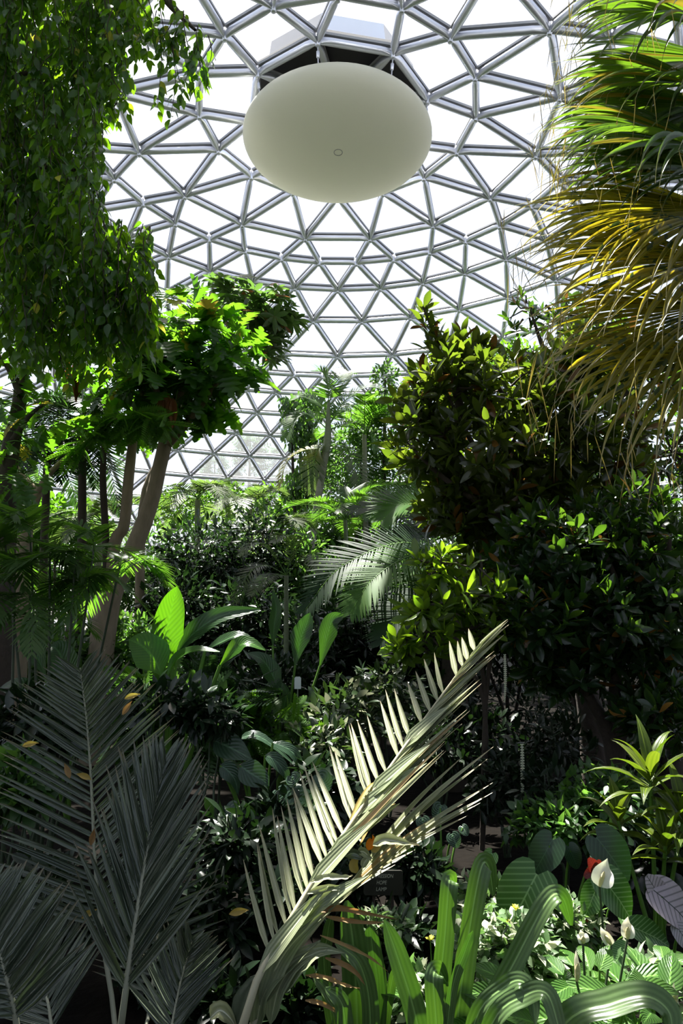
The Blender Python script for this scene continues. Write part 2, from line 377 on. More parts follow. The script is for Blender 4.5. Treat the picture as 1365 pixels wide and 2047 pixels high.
M_PALM = leafmat('feather_palm_leaf', (0.022, 0.060, 0.012), (0.05, 0.095, 0.02), (0.20, 0.42, 0.03), 0.36, 0.45, spec=0.3)
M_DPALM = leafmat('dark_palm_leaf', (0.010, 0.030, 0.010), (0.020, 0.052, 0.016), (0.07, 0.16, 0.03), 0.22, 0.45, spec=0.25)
M_KENT = leafmat('grey_palm_leaf', (0.05, 0.075, 0.03), (0.09, 0.11, 0.05), (0.22, 0.34, 0.06), 0.34, 0.45)
M_YPALM = leafmat('yellowing_palm_leaf', (0.20, 0.18, 0.02), (0.12, 0.14, 0.02), (0.50, 0.40, 0.02), 0.4, 0.4)
M_HERO = leafmat('grey_green_frond', (0.27, 0.29, 0.16), (0.42, 0.43, 0.26), (0.38, 0.40, 0.15), 0.22, 0.33, tip=(0.45, 0.35, 0.20), tip0=0.9, odd=(0.36, 0.25, 0.11), oddp=0.08, ribs=(3, 0.3))
M_HERO2 = leafmat('broad_grey_green_leaflet', (0.22, 0.26, 0.15), (0.32, 0.35, 0.21), (0.30, 0.36, 0.12), 0.22, 0.30, ribs=(6, 0.25))
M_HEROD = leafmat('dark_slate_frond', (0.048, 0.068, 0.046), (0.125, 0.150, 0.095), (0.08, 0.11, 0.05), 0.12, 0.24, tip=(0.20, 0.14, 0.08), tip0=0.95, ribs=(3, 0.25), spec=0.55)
M_FAN = leafmat('green_fan_leaf', (0.020, 0.050, 0.012), (0.045, 0.085, 0.015), (0.22, 0.38, 0.02), 0.34, 0.28, tip=(0.45, 0.38, 0.20), tip0=0.90, odd=(0.30, 0.24, 0.02), oddp=0.14, ribs=(2, 0.2))
M_FANY = leafmat('yellowed_fan_leaf', (0.09, 0.11, 0.014), (0.24, 0.20, 0.014), (0.75, 0.55, 0.02), 0.45, 0.33, tip=(0.58, 0.50, 0.30), tip0=0.86, spot=((0.05, 0.08, 0.014), 7, 0.58), ribs=(2, 0.2))
M_CRIN = leafmat('strap_leaf', (0.085, 0.15, 0.05), (0.12, 0.19, 0.065), (0.12, 0.28, 0.015), 0.24, 0.30, ribs=(5, 0.18))
M_BANANA = leafmat('banana_leaf', (0.035, 0.11, 0.012), (0.05, 0.14, 0.016), (0.26, 0.60, 0.012), 0.45, 0.32, ribs=(14, 0.25, 0.25))
M_DBAN = leafmat('dark_paddle_leaf', (0.022, 0.055, 0.018), (0.035, 0.08, 0.028), (0.10, 0.28, 0.02), 0.28, 0.25, ribs=(14, 0.3, 0.25))
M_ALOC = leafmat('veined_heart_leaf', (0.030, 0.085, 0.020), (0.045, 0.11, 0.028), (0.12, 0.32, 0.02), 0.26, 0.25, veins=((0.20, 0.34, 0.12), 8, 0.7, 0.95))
M_LILY = leafmat('ribbed_lily_leaf', (0.05, 0.13, 0.022), (0.085, 0.18, 0.035), (0.22, 0.44, 0.03), 0.34, 0.30, ribs=(9, 0.5, 0.35))
M_SPATHE = leafmat('white_spathe', (0.86, 0.84, 0.74), (0.92, 0.90, 0.80), (0.75, 0.72, 0.52), 0.25, 0.5)
M_SPADIX = plain('cream_spadix', (0.62, 0.54, 0.28), (0.52, 0.44, 0.20), rough=0.8, scale=60, bump=0.6)
M_COLEUS = leafmat('red_coleus_leaf', (0.14, 0.014, 0.008), (0.08, 0.008, 0.012), (0.20, 0.02, 0.01), 0.25, 0.4, veins=((0.26, 0.04, 0.03), 6, 0.6))
M_CALAD = leafmat('silver_pink_caladium', (0.36, 0.33, 0.36), (0.44, 0.36, 0.40), (0.5, 0.40, 0.42), 0.25, 0.4, veins=((0.02, 0.03, 0.02), 6, 0.7, 1.0))
M_DRAC = leafmat('lime_dracaena_leaf', (0.045, 0.08, 0.008), (0.085, 0.115, 0.012), (0.22, 0.30, 0.015), 0.30, 0.36, ribs=(3, 0.3), spec=0.25)
M_PHIL = leafmat('slate_philodendron_leaf', (0.030, 0.065, 0.036), (0.05, 0.09, 0.05), (0.10, 0.22, 0.05), 0.2, 0.24, ribs=(8, 0.4, 0.4))
M_CONIF = leafmat('pale_conifer_needles', (0.06, 0.12, 0.07), (0.09, 0.16, 0.09), (0.12, 0.22, 0.10), 0.3, 0.7)
M_GLOBE = plain('cream_moulded_shell', (0.90, 0.89, 0.80), (0.85, 0.85, 0.75), rough=0.5, scale=1.6, bump=0.03)
_n = M_GLOBE.node_tree; _p = _n.nodes['Principled BSDF']; _t = nd(_n, 'ShaderNodeBsdfTranslucent'); _t.inputs[0].default_value = (0.88, 0.88, 0.78, 1)
_m = nd(_n, 'ShaderNodeMixShader'); _m.inputs[0].default_value = 0.45                # moulded shell lets some sun through
_n.links.new(_p.outputs[0], _m.inputs[1]); _n.links.new(_t.outputs[0], _m.inputs[2]); _n.links.new(_m.outputs[0], _n.nodes['Material Output'].inputs[0])
M_CABLE = plain('steel_cable', (0.5, 0.5, 0.52), (0.4, 0.4, 0.42), rough=0.3, metal=0.9, bump=0)
M_SIGN = plain('dark_olive_plaque', (0.020, 0.020, 0.012), (0.016, 0.016, 0.010), rough=0.5, bump=0)
M_TEXT = plain('pale_lettering', (0.42, 0.42, 0.32), (0.38, 0.38, 0.28), rough=0.6, bump=0)
M_WHITE = plain('white_plastic', (0.75, 0.77, 0.80), (0.70, 0.72, 0.75), rough=0.4, bump=0)
M_PINK = leafmat('orange_petal', (0.80, 0.22, 0.01), (0.85, 0.35, 0.02), (0.9, 0.3, 0.02), 0.3, 0.5)
M_YELF = leafmat('yellow_petal', (0.62, 0.60, 0.06), (0.70, 0.66, 0.10), (0.7, 0.65, 0.05), 0.3, 0.5)

# ------------------------------------------------------------------ setting: floor, dome, low wall
DS = 1.2                                            # metres per unit of the fitted dome
AX = np.array([-0.0997 * DS, 11.508 * DS])          # dome axis on the plan
RS, ZC = 21 * DS, -11.825 * DS + EYE                # sphere radius and centre height
def floor_():
    n = 90; xs = np.linspace(-24, 24, n) + AX[0]; ys = np.linspace(-24, 24, n) + AX[1]
    gx, gy = np.meshgrid(xs, ys); gz = 0.10 * np.sin(0.7 * gx + 1.1) * np.sin(0.5 * gy + 0.3)
    o = link('floor', mk('floor', np.stack([gx, gy, gz], -1), grid_faces(n - 1, n - 1), M_SOIL), kind='structure')
floor_()
def lawn_():
    n = 48; a = np.linspace(0, 2 * PI, n, endpoint=False); V = []
    for r, z in ((22.5, -0.25), (140, -0.6)): V.append(np.stack([AX[0] + r * np.sin(a), AX[1] + r * np.cos(a), np.full(n, z)], -1))
    i = np.arange(n); j = (i + 1) % n
    link('floor', mk('lawn', np.concatenate(V), np.stack([i, j, n + j, n + i], -1), M_LAWN), kind='structure')
lawn_()

def dome():
    TH = [math.asin(r / 21) for r in (1.60, 2.47, 3.81, 4.57, 5.50, 6.63, 7.92, 8.66, 9.36, 10.17, 10.98, 11.79, 12.66)]
    NN = [8, 16, 16, 32, 32, 32, 32] + [64] * 6
    OF = [0, .5, 0, .5, 0, .5, 0, .5, 0, .5, 0, .5, 0]
    for k in range(6): TH.append(TH[-1] + 0.053); NN.append(64); OF.append(0.5 if OF[-1] == 0 else 0.0)
    PHI = 0.1918
    root = bpy.data.objects.new('ceiling', None); COL.objects.link(root); root.location = (AX[0], AX[1], 0)
    root['kind'] = 'structure'; root['label'] = 'geodesic glass dome of silver tubes and clear triangular panes over the garden'
    def node(r, k, out=0.0):
        a = PHI + 2 * PI * (k + OF[r]) / NN[r]; th = TH[r]; R = RS + out
        return np.array([R * math.sin(th) * math.sin(a), R * math.sin(th) * math.cos(a), ZC + R * math.cos(th)])
    nr = len(TH)
    st, pn = [], []                                   # struts: (A, B) node ids ; panes: node id tuples
    for r in range(nr):
        for k in range(NN[r]): st.append(((r, k), (r, (k + 1) % NN[r])))
        if r == nr - 1: break
        if NN[r + 1] == 2 * NN[r]:
            for k in range(NN[r]):
                a, b, c = (2 * k - 1) % NN[r + 1], 2 * k, 2 * k + 1
                st += [((r, k), (r + 1, a)), ((r, k), (r + 1, b))]
                pn += [((r, k), (r + 1, a), (r + 1, b)), ((r, k), (r + 1, b), (r + 1, c), (r, (k + 1) % NN[r]))]
        else:
            n = NN[r]; dn = 0 if OF[r] == 0.5 else -1
            for k in range(n):
                a, b = (k + dn) % n, (k + dn + 1) % n
                st += [((r, k), (r + 1, a)), ((r, k), (r + 1, b))]
                pn += [((r, k), (r + 1, a), (r + 1, b)), ((r, k), (r + 1, b), (r, (k + 1) % n))]
    apex = np.array([0, 0, ZC + RS + 0.05])
    axw = np.array([AX[0], AX[1], 0])
    def score(c, size):
        q = c + axw; px, py, z = project(q)
        return size / max(z, .1) if (z > 0 and -60 < px < 1425 and -60 < py < 1080) else -1
    def strut(A, B, rad=0.078, ns=10):
        Z = B - A; L = np.linalg.norm(Z); Z = Z / L; N = nrm((A + B) / 2 - np.array([0, 0, ZC])); X = nrm(np.cross(N, Z)); N = np.cross(Z, X)
        ts = [0.0, 0.035, 0.10, 0.17, 0.83, 0.90, 0.965, 1.0]; flat = [0.38, 0.40, 0.75, 1, 1, 0.75, 0.40, 0.38]; tall = [1.15, 1.15, 1.06, 1, 1, 1.06, 1.15, 1.15]
        a = np.linspace(0, 2 * PI, ns, endpoint=False)
        V = np.concatenate([A + Z * L * t + rad * (f * np.cos(a)[:, None] * X + g * np.sin(a)[:, None] * N) for t, f, g in zip(ts, flat, tall)])
        m = 8; i = np.arange(m - 1)[:, None] * ns; j = np.arange(ns)[None]; k = (j + 1) % ns
        F = np.stack([i + j, i + k, i + ns + k, i + ns + j], -1).reshape(-1, 4)
        # glazing bar on the outside of the tube
        c0, c1 = A + Z * 0.06 + N * rad, B - Z * 0.06 + N * rad
        bx = np.array([c + X * sx * 0.062 + N * sn for c in (c0, c1) for sx, sn in ((-1, 0.02), (1, 0.02), (1, 0.07), (-1, 0.07))])
        G = np.array([[0, 1, 5, 4], [1, 2, 6, 5], [2, 3, 7, 6], [3, 0, 4, 7], [0, 3, 2, 1], [4, 5, 6, 7]]) + len(V)
        return np.concatenate([V, bx]), np.concatenate([F, G]), len(F)
    def pane(ids):
        P = np.array([node(*i, out=0.16) for i in ids]); c = P.mean(0); P = c + (P - c) * 0.985
        up = nrm(c - np.array([0, 0, ZC])); size = np.linalg.norm(P[0] - P[1])
        mid = (P + np.roll(P, -1, 0)) / 2; n = len(P); q = c + up * 0.10 * size
        inn = c + (P - c) * 0.55 + up * 0.075 * size
        V = np.concatenate([P, inn, [q]])
        i = np.arange(n); j = (i + 1) % n
        F4 = np.stack([i, j, n + j, n + i], -1); F3 = np.stack([n + i, n + j, np.full(n, 2 * n)], -1)
        return V, np.concatenate([F4[:, [0, 1, 2]], F4[:, [0, 2, 3]], F3])
    # struts
    def two_mat(name, V, F, isbar):
        me = mk(name, V, F, [M_ALU, M_DARKBAR])
        me.polygons.foreach_set('material_index', isbar.astype(np.int32)); 
        sm = np.where(isbar, False, True); me.polygons.foreach_set('use_smooth', sm); return me
    items = []
    for A, B in st:
        a, b = node(*A), node(*B); items.append((score((a + b) / 2, np.linalg.norm(a - b)), a, b))
    for k in range(0, 8): items.append((score((apex + node(0, k)) / 2, 2.0), node(0, k), apex))
    items.sort(key=lambda q: -q[0]); rest, ri = [], []
    for n_, (s, a, b) in enumerate(items):
        V, F, nt_ = strut(a, b, ns=10 if n_ < 300 and s > 0 else 6); bar = np.arange(len(F)) >= nt_
        if n_ < 300 and s > 0: link('strut', two_mat('strut', V, F, bar), root)
        else: rest.append((V, F)); ri.append(bar)
    V, F = join(rest); link('strut_lattice', two_mat('strut_lattice', V, F, np.concatenate(ri)), root, kind='stuff')
    # panes
    items = []
    for ids in pn:
        P = [node(*i) for i in ids]; items.append((score(sum(P) / len(P), np.linalg.norm(P[0] - P[1])), ids))
    items.sort(key=lambda q: -q[0]); rest = []
    for n_, (s, ids) in enumerate(items):
        V, F = pane(ids)
        if n_ < 300 and s > 0: link('pane', mk('pane', V, F, M_PANE, smooth=True), root)
        else: rest.append((V, F))
    V, F = join(rest); link('glazing', mk('glazing', V, F, M_PANE), root, kind='stuff')
    # hubs: short ribbed cylinders standing on the sphere's normal
    prof = np.array([(0.001, -0.125), (0.045, -0.125), (0.05, -0.115), (0.05, 0.115), (0.045, 0.125), (0.001, 0.125)])
    a = np.linspace(0, 2 * PI, 12, endpoint=False)
    HV = np.concatenate([np.stack([r * np.cos(a), r * np.sin(a), np.full(12, z)], -1) for r, z in prof])
    i = np.arange(5)[:, None] * 12; j = np.arange(12)[None]; k = (j + 1) % 12
    HF = np.stack([i + j, i + k, i + 12 + k, i + 12 + j], -1).reshape(-1, 4)
    hm = mk('hub', HV, HF, M_ALU); items = []
    for r in range(nr):
        for k in range(NN[r]): p = node(r, k); items.append((score(p, 1), p))
    items.append((1e-3, apex)); items.sort(key=lambda q: -q[0]); rest = []
    for n_, (s, p) in enumerate(items):
        up = nrm(p - np.array([0, 0, ZC])); q = Vector(up).to_track_quat('Z', 'Y').to_matrix().to_4x4(); M = Matrix.Translation(p) @ q
        if n_ < 300 and s > 0: link('hub', hm, root, M)
        else: rest.append((HV @ np.array(q.to_3x3()).T + p, HF))
    V, F = join(rest); link('hub_lattice', mk('hub_lattice', V, F, M_ALU), root, kind='stuff')
    # closed vent cap over the innermost ring: dark soffit panels, and the clad drum above the glass
    for k in range(8):
        a_, b_ = node(0, k, 0.2), node(0, k + 1, 0.2); t = apex + np.array([0, 0, 0.25])
        th = np.array([0, 0, 0.05]); V = np.array([a_, b_, t, a_ + th, b_ + th, t + th])
        F = np.array([[0, 2, 1], [3, 4, 5], [0, 1, 4], [0, 4, 3], [1, 2, 5], [1, 5, 4], [2, 0, 3], [2, 3, 5]])
        link('vent_panel', mk('vent_panel', V, F, M_HOUSING, smooth=False), root)
        sc_ = lambda p, f, dz: np.array([p[0] * f, p[1] * f, p[2] + dz])
        V = np.array([sc_(a_, .88, .06), sc_(b_, .88, .06), sc_(b_, .84, .66), sc_(a_, .84, .66), sc_(a_, .84, .06), sc_(b_, .84, .06), sc_(b_, .80, .66), sc_(a_, .80, .66)])
        F = np.array([[0, 1, 2, 3], [5, 4, 7, 6], [0, 4, 5, 1], [3, 2, 6, 7], [0, 3, 7, 4], [1, 5, 6, 2]])
        link('vent_cladding', mk('vent_cladding', V, F, M_BLUE if k % 3 == 0 else M_GREYB, smooth=False), root)
    # low concrete ring wall carrying the dome
    n = 64; rB = RS * math.sin(TH[-1]); zB = ZC + RS * math.cos(TH[-1]); V = []
    a = np.linspace(0, 2 * PI, n, endpoint=False)
    for r, z in ((rB - 0.35, -0.3), (rB - 0.35, zB - 0.12), (rB + 0.35, zB - 0.12), (rB + 0.35, -0.4)):
        V.append(np.stack([AX[0] + r * np.sin(a), AX[1] + r * np.cos(a), np.full(n, z)], -1))
    i = np.arange(3)[:, None] * n; j = np.arange(n)[None]; k = (j + 1) % n
    F = np.stack([i + j, i + n + j, i + n + k, i + k], -1).reshape(-1, 4)
    link('wall_ring', mk('wall_ring', np.concatenate(V), F, M_CONC), kind='structure')
    return [node(0, k) + axw for k in range(8)]
RING = dome()

# ------------------------------------------------------------------ hanging white ellipsoid
def globe():
    c = np.array([AX[0], AX[1], 10.24 + EYE]); a, b = 2.0, 0.70
    r = thing('hanging_globe', 'large cream flattened globe hung by cables under the dome centre', 'globe', c - [0, 0, b])
    th = np.linspace(0.004, PI - 0.004, 40); ph = np.linspace(0, 2 * PI, 64, endpoint=False)
    V = np.stack([a * np.sin(th)[:, None] * np.cos(ph), a * np.sin(th)[:, None] * np.sin(ph), b * np.cos(th)[:, None] + 0 * ph], -1).reshape(-1, 3) + [0, 0, b]
    i = np.arange(39)[:, None] * 64; j = np.arange(64)[None]; k = (j + 1) % 64
    link('shell', mk('shell', V, np.stack([i + j, i + 64 + j, i + 64 + k, i + k], -1).reshape(-1, 4), M_GLOBE), r)
    # round access cover near the lowest point
    q = np.linspace(0, 2 * PI, 25); u0, v0 = 0.02, -0.55
    zz = lambda x, y: b - b * math.sqrt(max(1 - (x * x + y * y) / a / a, 0)) - 0.004
    P = [np.array([u0 + 0.085 * math.cos(t), v0 + 0.085 * math.sin(t), zz(u0 + 0.085 * math.cos(t), v0 + 0.085 * math.sin(t))]) for t in q]
    V, F = tube(P, 0.008, 5); link('access_cover_rim', mk('access_cover_rim', V, F, M_DARKBAR), r)
    for P0 in RING:
        e = nrm([P0[0] - c[0], P0[1] - c[1]]) * a * 0.93; z1 = c[2] + b * math.sqrt(1 - 0.93 ** 2) - 0.03
        A = P0 - (c - [0, 0, b]); B = np.array([e[0], e[1], z1 - c[2] + b])
        V, F = tube([A, B], 0.014, 6); cb = link('cable', mk('cable', V, F, M_CABLE), r)
        m1, m2 = A * .55 + B * .45, A * .25 + B * .75
        V, F = tube([m1, m1 * .9 + m2 * .1, m1 * .1 + m2 * .9, m2], [0.02, 0.034, 0.034, 0.02], 8); link('turnbuckle', mk('turnbuckle', V, F, M_ALU), cb)
globe()

# ------------------------------------------------------------------ plant builders
UP = np.array([0, 0, 1.0])
TOCAM = np.array([0, -1.0, 0.35])
def limb(root, P, r, mat, name='branch', seg=12, n=7, parent=None):
    S_ = spline(np.asarray(P, float), seg); r = np.interp(np.linspace(0, 1, seg), np.linspace(0, 1, len(r)), r)
    V, F = tube(S_ - L0(root), r, n)
    return link(name, mk(name, V, F, mat), parent or root)
def blob(px, py, d, rx, ry, rd=None):
    c = at(px, py, d); k = project(c)[2] / F_PX
    return c, np.array([rx * k, rd if rd else (rx + ry) / 2 * k, ry * k])
def scatter(blobs, n, shell=0.55):
    w_ = np.array([b[1][0] * b[1][2] for b in blobs]); i = rng.choice(len(blobs), n, p=w_ / w_.sum())
    C = np.array([b[0] for b in blobs])[i]; R = np.array([b[1] for b in blobs])[i]
    u = nrm(rng.normal(size=(n, 3))); rad = np.sqrt(U(shell ** 2, 1, n))[:, None]
    return C + u * R * rad, nrm(u / R)
def twigwork(root, P, blobs, mat, n, r=0.006):
    """thin twigs from near the blob middles out to some leaves, joined"""
    if n <= 0: return
    C = np.array([b[0] for b in blobs]); idx = rng.choice(len(P), min(n, len(P)), replace=False); parts = []
    for i in idx:
        c = C[np.argmin(((C - P[i]) ** 2).sum(1))]; s = c + (P[i] - c) * U(0.1, 0.5); m = (s + P[i]) / 2 + rng.normal(size=3) * 0.05
        parts.append(tube(np.array([s, m, P[i]]) - L0(root), [r * 1.8, r * 1.3, r * 0.7], 4))
    V, F = join(parts); link('branchwork', mk('branchwork', V, F, mat), root, kind='stuff')
def bush(name, label, cat, base_pt, blobs, tm, n, size, mat, bark=M_DBARK, keep=0, mode='up', shell=0.5, trunk=0.03, group=None, twigs=40, leafname='leaf', limbs=True):
    r = thing(name, label, cat, base_pt, group); b = L0(r)
    if limbs:
        for k, (c, R) in enumerate(blobs[:7]):
            s = b + [U(-.04, .04), U(-.04, .04), 0]
            m = s * 0.45 + c * 0.55; m[2] = s[2] + (c[2] - s[2]) * 0.62
            limb(r, [s, (s + m) / 2 + [U(-.05, .05), U(-.05, .05), 0.1], m, c], [trunk, trunk * .85, trunk * .6, trunk * .3], bark, 'stem')
    if mode == 'rosette':
        k = 8; nc = n // k; P, O = scatter(blobs, nc, shell); Ax = nrm(O * 0.55 + UP * 0.6 + rng.normal(size=(nc, 3)) * 0.35)
        A = nrm(np.cross(Ax, rng.normal(size=(nc, 3)))); B = np.cross(Ax, A)
        az = (np.arange(k) * 2.4)[None] + U(0, 6, nc)[:, None]; ti = np.radians(np.linspace(22, 80, k))[None] + U(-.12, .12, (nc, k))
        pr = np.cos(az)[..., None] * A[:, None] + np.sin(az)[..., None] * B[:, None]
        D = Ax[:, None] * np.cos(ti)[..., None] + pr * np.sin(ti)[..., None]; N = Ax[:, None] * np.sin(ti)[..., None] - pr * np.cos(ti)[..., None]
        PP = P[:, None] - Ax[:, None] * 0.012 * np.arange(k)[None, :, None]
        P_, D, N = PP.reshape(-1, 3), D.reshape(-1, 3), N.reshape(-1, 3)
        twigwork(r, P, blobs, bark, twigs)
    else:
        P_, O = scatter(blobs, n, shell)
        if mode == 'hang': D = nrm(-UP + rng.normal(size=(n, 3)) * 0.35); N = nrm(O * [1, 1, 0.2] + rng.normal(size=(n, 3)) * 0.6)
        else: D = nrm(O * 0.8 + rng.normal(size=(n, 3)) * 0.6 - UP * 0.15); N = nrm(UP * 0.9 + O * 0.3 + rng.normal(size=(n, 3)) * 0.45)
        twigwork(r, P_, blobs, bark, twigs)
    foliage(r, tm, frames(P_, D, N, size * U(0.7, 1.25, len(P_))), mat, keep, leafname)
    return r
def frond_mesh(R, NH, nl, L, W, a0, a1, lift=0.0, grav=0.6, segs=3, cols=1, fold=0.15, rib=0.008, t0=0.12, sides=(-1, 1), jit=0.06, prof='leaflet', roll=0.0):
    """rachis points R (world), leaflets on both sides; returns (V,F,t) joined blades, rib (V,F), and the raw blades"""
    n = 60; S_ = spline(R, n); T = nrm(np.gradient(S_, axis=0)); NH = np.asarray(NH, float)
    ts = np.linspace(t0, 0.985, nl); outs = []
    for s in sides:
        tt = np.clip(ts + U(-.3, .3, nl) / nl, 0, 0.99); q = tt * (n - 1); i = q.astype(int); f = (q - i)[:, None]
        P = S_[i] * (1 - f) + S_[np.minimum(i + 1, n - 1)] * f; Tg = T[i]
        B = nrm(np.cross(Tg, NH)) * s; N = np.cross(B, Tg) * s
        a = np.radians(a0 + (a1 - a0) * tt) + U(-jit, jit, nl)
        D = Tg * np.cos(a)[:, None] + B * np.sin(a)[:, None] + N * lift
        Ls = (L * np.clip(np.minimum(0.45 + 2.2 * tt, 1), 0, 1) * np.where(tt > 0.55, 1 - 0.75 * (np.clip(tt - 0.55, 0, 1) / 0.45) ** 1.6, 1)) * U(0.9, 1.08, nl)
        outs.append(strips(P, D, N, Ls, W, segs, cols, grav * U(0.7, 1.3, nl), 1.0, fold, prof, None, roll))
    rad = np.interp(np.linspace(0, 1, 14), [0, 1], [rib, rib * 0.25]); rb = tube(spline(R, 14), rad, 5)
    return outs, rb
def add_frond(root, R, NH, nl, L, W, mat, a0=70, a1=25, lift=0.0, grav=0.6, segs=3, cols=1, rib=0.008, ribmat=None, single=False, fold=0.15, t0=0.12, sides=(-1, 1), name='frond', prof='leaflet', jit=0.06, roll=0.0):
    b = L0(root); outs, rb = frond_mesh(R, NH, nl, L, W, a0, a1, lift, grav, segs, cols, fold, rib, t0, sides, jit, prof, roll)
    if single:       # every leaflet an object under the frond
        f = link(name, mk(name, rb[0] - b, rb[1], ribmat or M_STALK), root)
        for V, F, t in outs:
            for k in range(len(V)): link('leaflet', mk('leaflet', V[k] - b, F, mat, t=t), f)
        return f
    js = [join_strips(*o) for o in outs]
    V, F = join([(j[0], j[1]) for j in js]); t = np.concatenate([j[2] for j in js])
    f = link(name, mk(name, rb[0] - b, rb[1], ribmat or M_STALK), root)
    link('leaflet_rows', mk('leaflet_rows', V - b, F, mat, t=t), f, kind='stuff')
    return f
def arc_rachis(c, az, el, L, sag):
    """arching frond spine from the crown: rises at el, then falls"""
    h = np.array([math.sin(az), math.cos(az), 0]); s = np.linspace(0, 1, 6)[:, None]
    return c + L * (h * (s * math.cos(el)) + UP * (s * math.sin(el) - sag * s ** 2))
def palm(name, label, base_pt, crown, nf, L, leaf_L, leaf_W, mat, trunk_r=0.06, tmat=M_PTRUNK, el=(-0.1, 1.2), sag=(0.5, 0.9), nl=34, group=None, trunk=True, a0=75, a1=30, grav=0.7, seed_az=0.0, extra_trunks=(), lift=0.1, segs=3, facing=None):
    r = thing(name, label, 'palm', base_pt, group); b = L0(r)
    if trunk:
        m = (b + crown) / 2 + [U(-.1, .1), 0, 0]
        limb(r, [b, m, crown], [trunk_r * 1.25, trunk_r, trunk_r * 0.85], tmat, 'trunk', 16, 8)
    for P in extra_trunks: limb(r, P, [trunk_r, trunk_r * .8], tmat, 'cane', 10, 6)
    for k in range(nf):
        az = seed_az + k * 2.4 + U(-.2, .2) if facing is None else facing + U(-1.3, 1.3)
        e = el[0] + (el[1] - el[0]) * ((k * 0.618) % 1)
        R = arc_rachis(crown + [0, 0, U(0, .1)], az, e, L * U(0.8, 1.15), U(*sag))
        add_frond(r, R, UP, nl, leaf_L, leaf_W, mat, a0, a1, lift, grav, segs, 1, L * 0.009)
    return r

T_OV = [tmpl('ovate', 0.58, 5, 2, 0.14, 0.5), tmpl('ovate', 0.52, 5, 2, 0.10, 0.9)]
T_EL = [tmpl('elliptic', 0.36, 4, 2, 0.16, 0.4), tmpl('elliptic', 0.40, 4, 2, 0.10, 0.9)]
T_EL2 = [tmpl('obovate', 0.34, 6, 2, 0.16, 0.35), tmpl('obovate', 0.38, 6, 2, 0.22, 0.15), tmpl('elliptic', 0.33, 6, 2, 0.10, 0.8)]
T_FAR = [tmpl('elliptic', 0.38, 3, 2, 0.14, 0.5)]
T_SM = [tmpl('elliptic', 0.5, 3, 2, 0.15, 0.5)]
T_LOB = [tmpl('elliptic', 0.78, 4, 2, 0.08, 0.7, lobes=6, depth=0.66), tmpl('elliptic', 0.70, 4, 2, 0.14, 1.0, lobes=5, depth=0.62)]
T_PALM = [palmate(8), palmate(7, 0.3)]
T_PIN = [pinnate(12)]
T_HEART = [heart()]

# ------------------------------------------------------------------ trees outside the glass
for k, (px, py, d, h, wd, lab) in enumerate((
        (500, 880, 42, 1.0, 0.8, 'tall airy conifer seen pale through the panes behind the yellowing frond'),
        (430, 905, 58, 0.9, 0.9, 'shorter pale conifer outside the glass beside the taller airy one'),
        (560, 900, 74, 0.9, 1.1, 'broad pale conifer outside the glass behind the slender ringed palm'),
        (200, 960, 48, 0.9, 1.3, 'pale rounded tree outside the glass behind the thin forked trunks'))):
    top = at(px, py, d); b = np.array([top[0], top[1], -0.4])
    r = thing('conifer', lab, 'tree', b, 'trees outside the dome')
    limb(r, [b, (b + top) / 2, top], [0.28, 0.18, 0.03], M_DBARK, 'trunk')
    n = 700; t = U(0.12, 1, n) ** 0.8; az = U(0, 2 * PI, n); rad = (1 - t) * 3.6 * wd * np.sqrt(U(0.15, 1, n)) + 0.15
    P = b + np.stack([np.sin(az) * rad, np.cos(az) * rad, t * (top[2] - b[2]) + 0.3 * rad], -1)
    D = nrm(np.stack([np.sin(az), np.cos(az), U(-.2, .6, n)], -1) + rng.normal(size=(n, 3)) * 0.3)
    foliage(r, [pinnate(6, 0.12)], frames(P, D, rng.normal(size=(n, 3)) + UP, U(0.5, 1.1, n)), M_CONIF, 0, 'spray', 'needle_spray')

# ------------------------------------------------------------------ far planting under the dome (16 to 24 m)
bush('ficus_tree', 'small-leaved green tree crown rising behind the slender ringed palm', 'tree', base(600, 1200, 20),
     [blob(600, 850, 20, 42, 55), blob(580, 810, 20, 25, 25), blob(640, 920, 20, 50, 60), blob(620, 800, 20, 35, 25), blob(600, 975, 20, 45, 40)], T_OV, 2600, 0.17, M_SMALL, mode='hang', trunk=0.09, shell=0.35)
bush('ficus_tree', 'dense green tree between the ringed palm and the bronze-leaved tree', 'tree', base(760, 1200, 18),
     [blob(770, 850, 18, 75, 70), blob(720, 920, 18, 70, 75), blob(800, 950, 18, 70, 80), blob(770, 760, 18, 30, 40), blob(700, 1010, 17.5, 80, 60), blob(800, 1040, 17, 70, 60)], T_SM, 7000, 0.13, M_SMALL, trunk=0.10, shell=0.4)
bush('leafy_tree', 'light green tree top showing just above the bronze-leaved tree', 'tree', base(960, 1200, 21),
     [blob(960, 740, 21, 60, 40), blob(1030, 720, 21, 50, 40), blob(905, 725, 21, 40, 25)], T_SM, 1800, 0.16, M_FERN, trunk=0.09, shell=0.35)
bush('broadleaf_shrub', 'bright green shrub bank along the glass behind the grey palms', 'shrub', base(480, 1200, 24),
     [blob(450, 1000, 24, 60, 35), blob(540, 1010, 24, 70, 40), blob(360, 1020, 24, 60, 40), blob(600, 1020, 23, 40, 40)], T_SM, 3200, 0.18, M_FERN, trunk=0.05, shell=0.3)
bush('broadleaf_shrub', 'bright leafy shrub under the gap of sky behind the forked trunk', 'shrub', base(120, 1250, 14),
     [blob(110, 1030, 14, 60, 40), blob(60, 1060, 14, 70, 50), blob(170, 1050, 14, 40, 45)], T_OV, 1500, 0.17, M_FERN, trunk=0.04, shell=0.3)
bush('broadleaf_shrub', 'deep green shrub wall far behind the lobed-leaf tree', 'shrub', base(30, 1250, 16),
     [blob(20, 980, 16, 60, 60), blob(-20, 900, 16, 60, 80), blob(40, 1080, 15, 80, 60)], T_OV, 1800, 0.2, M_SMALL, trunk=0.05, shell=0.3)
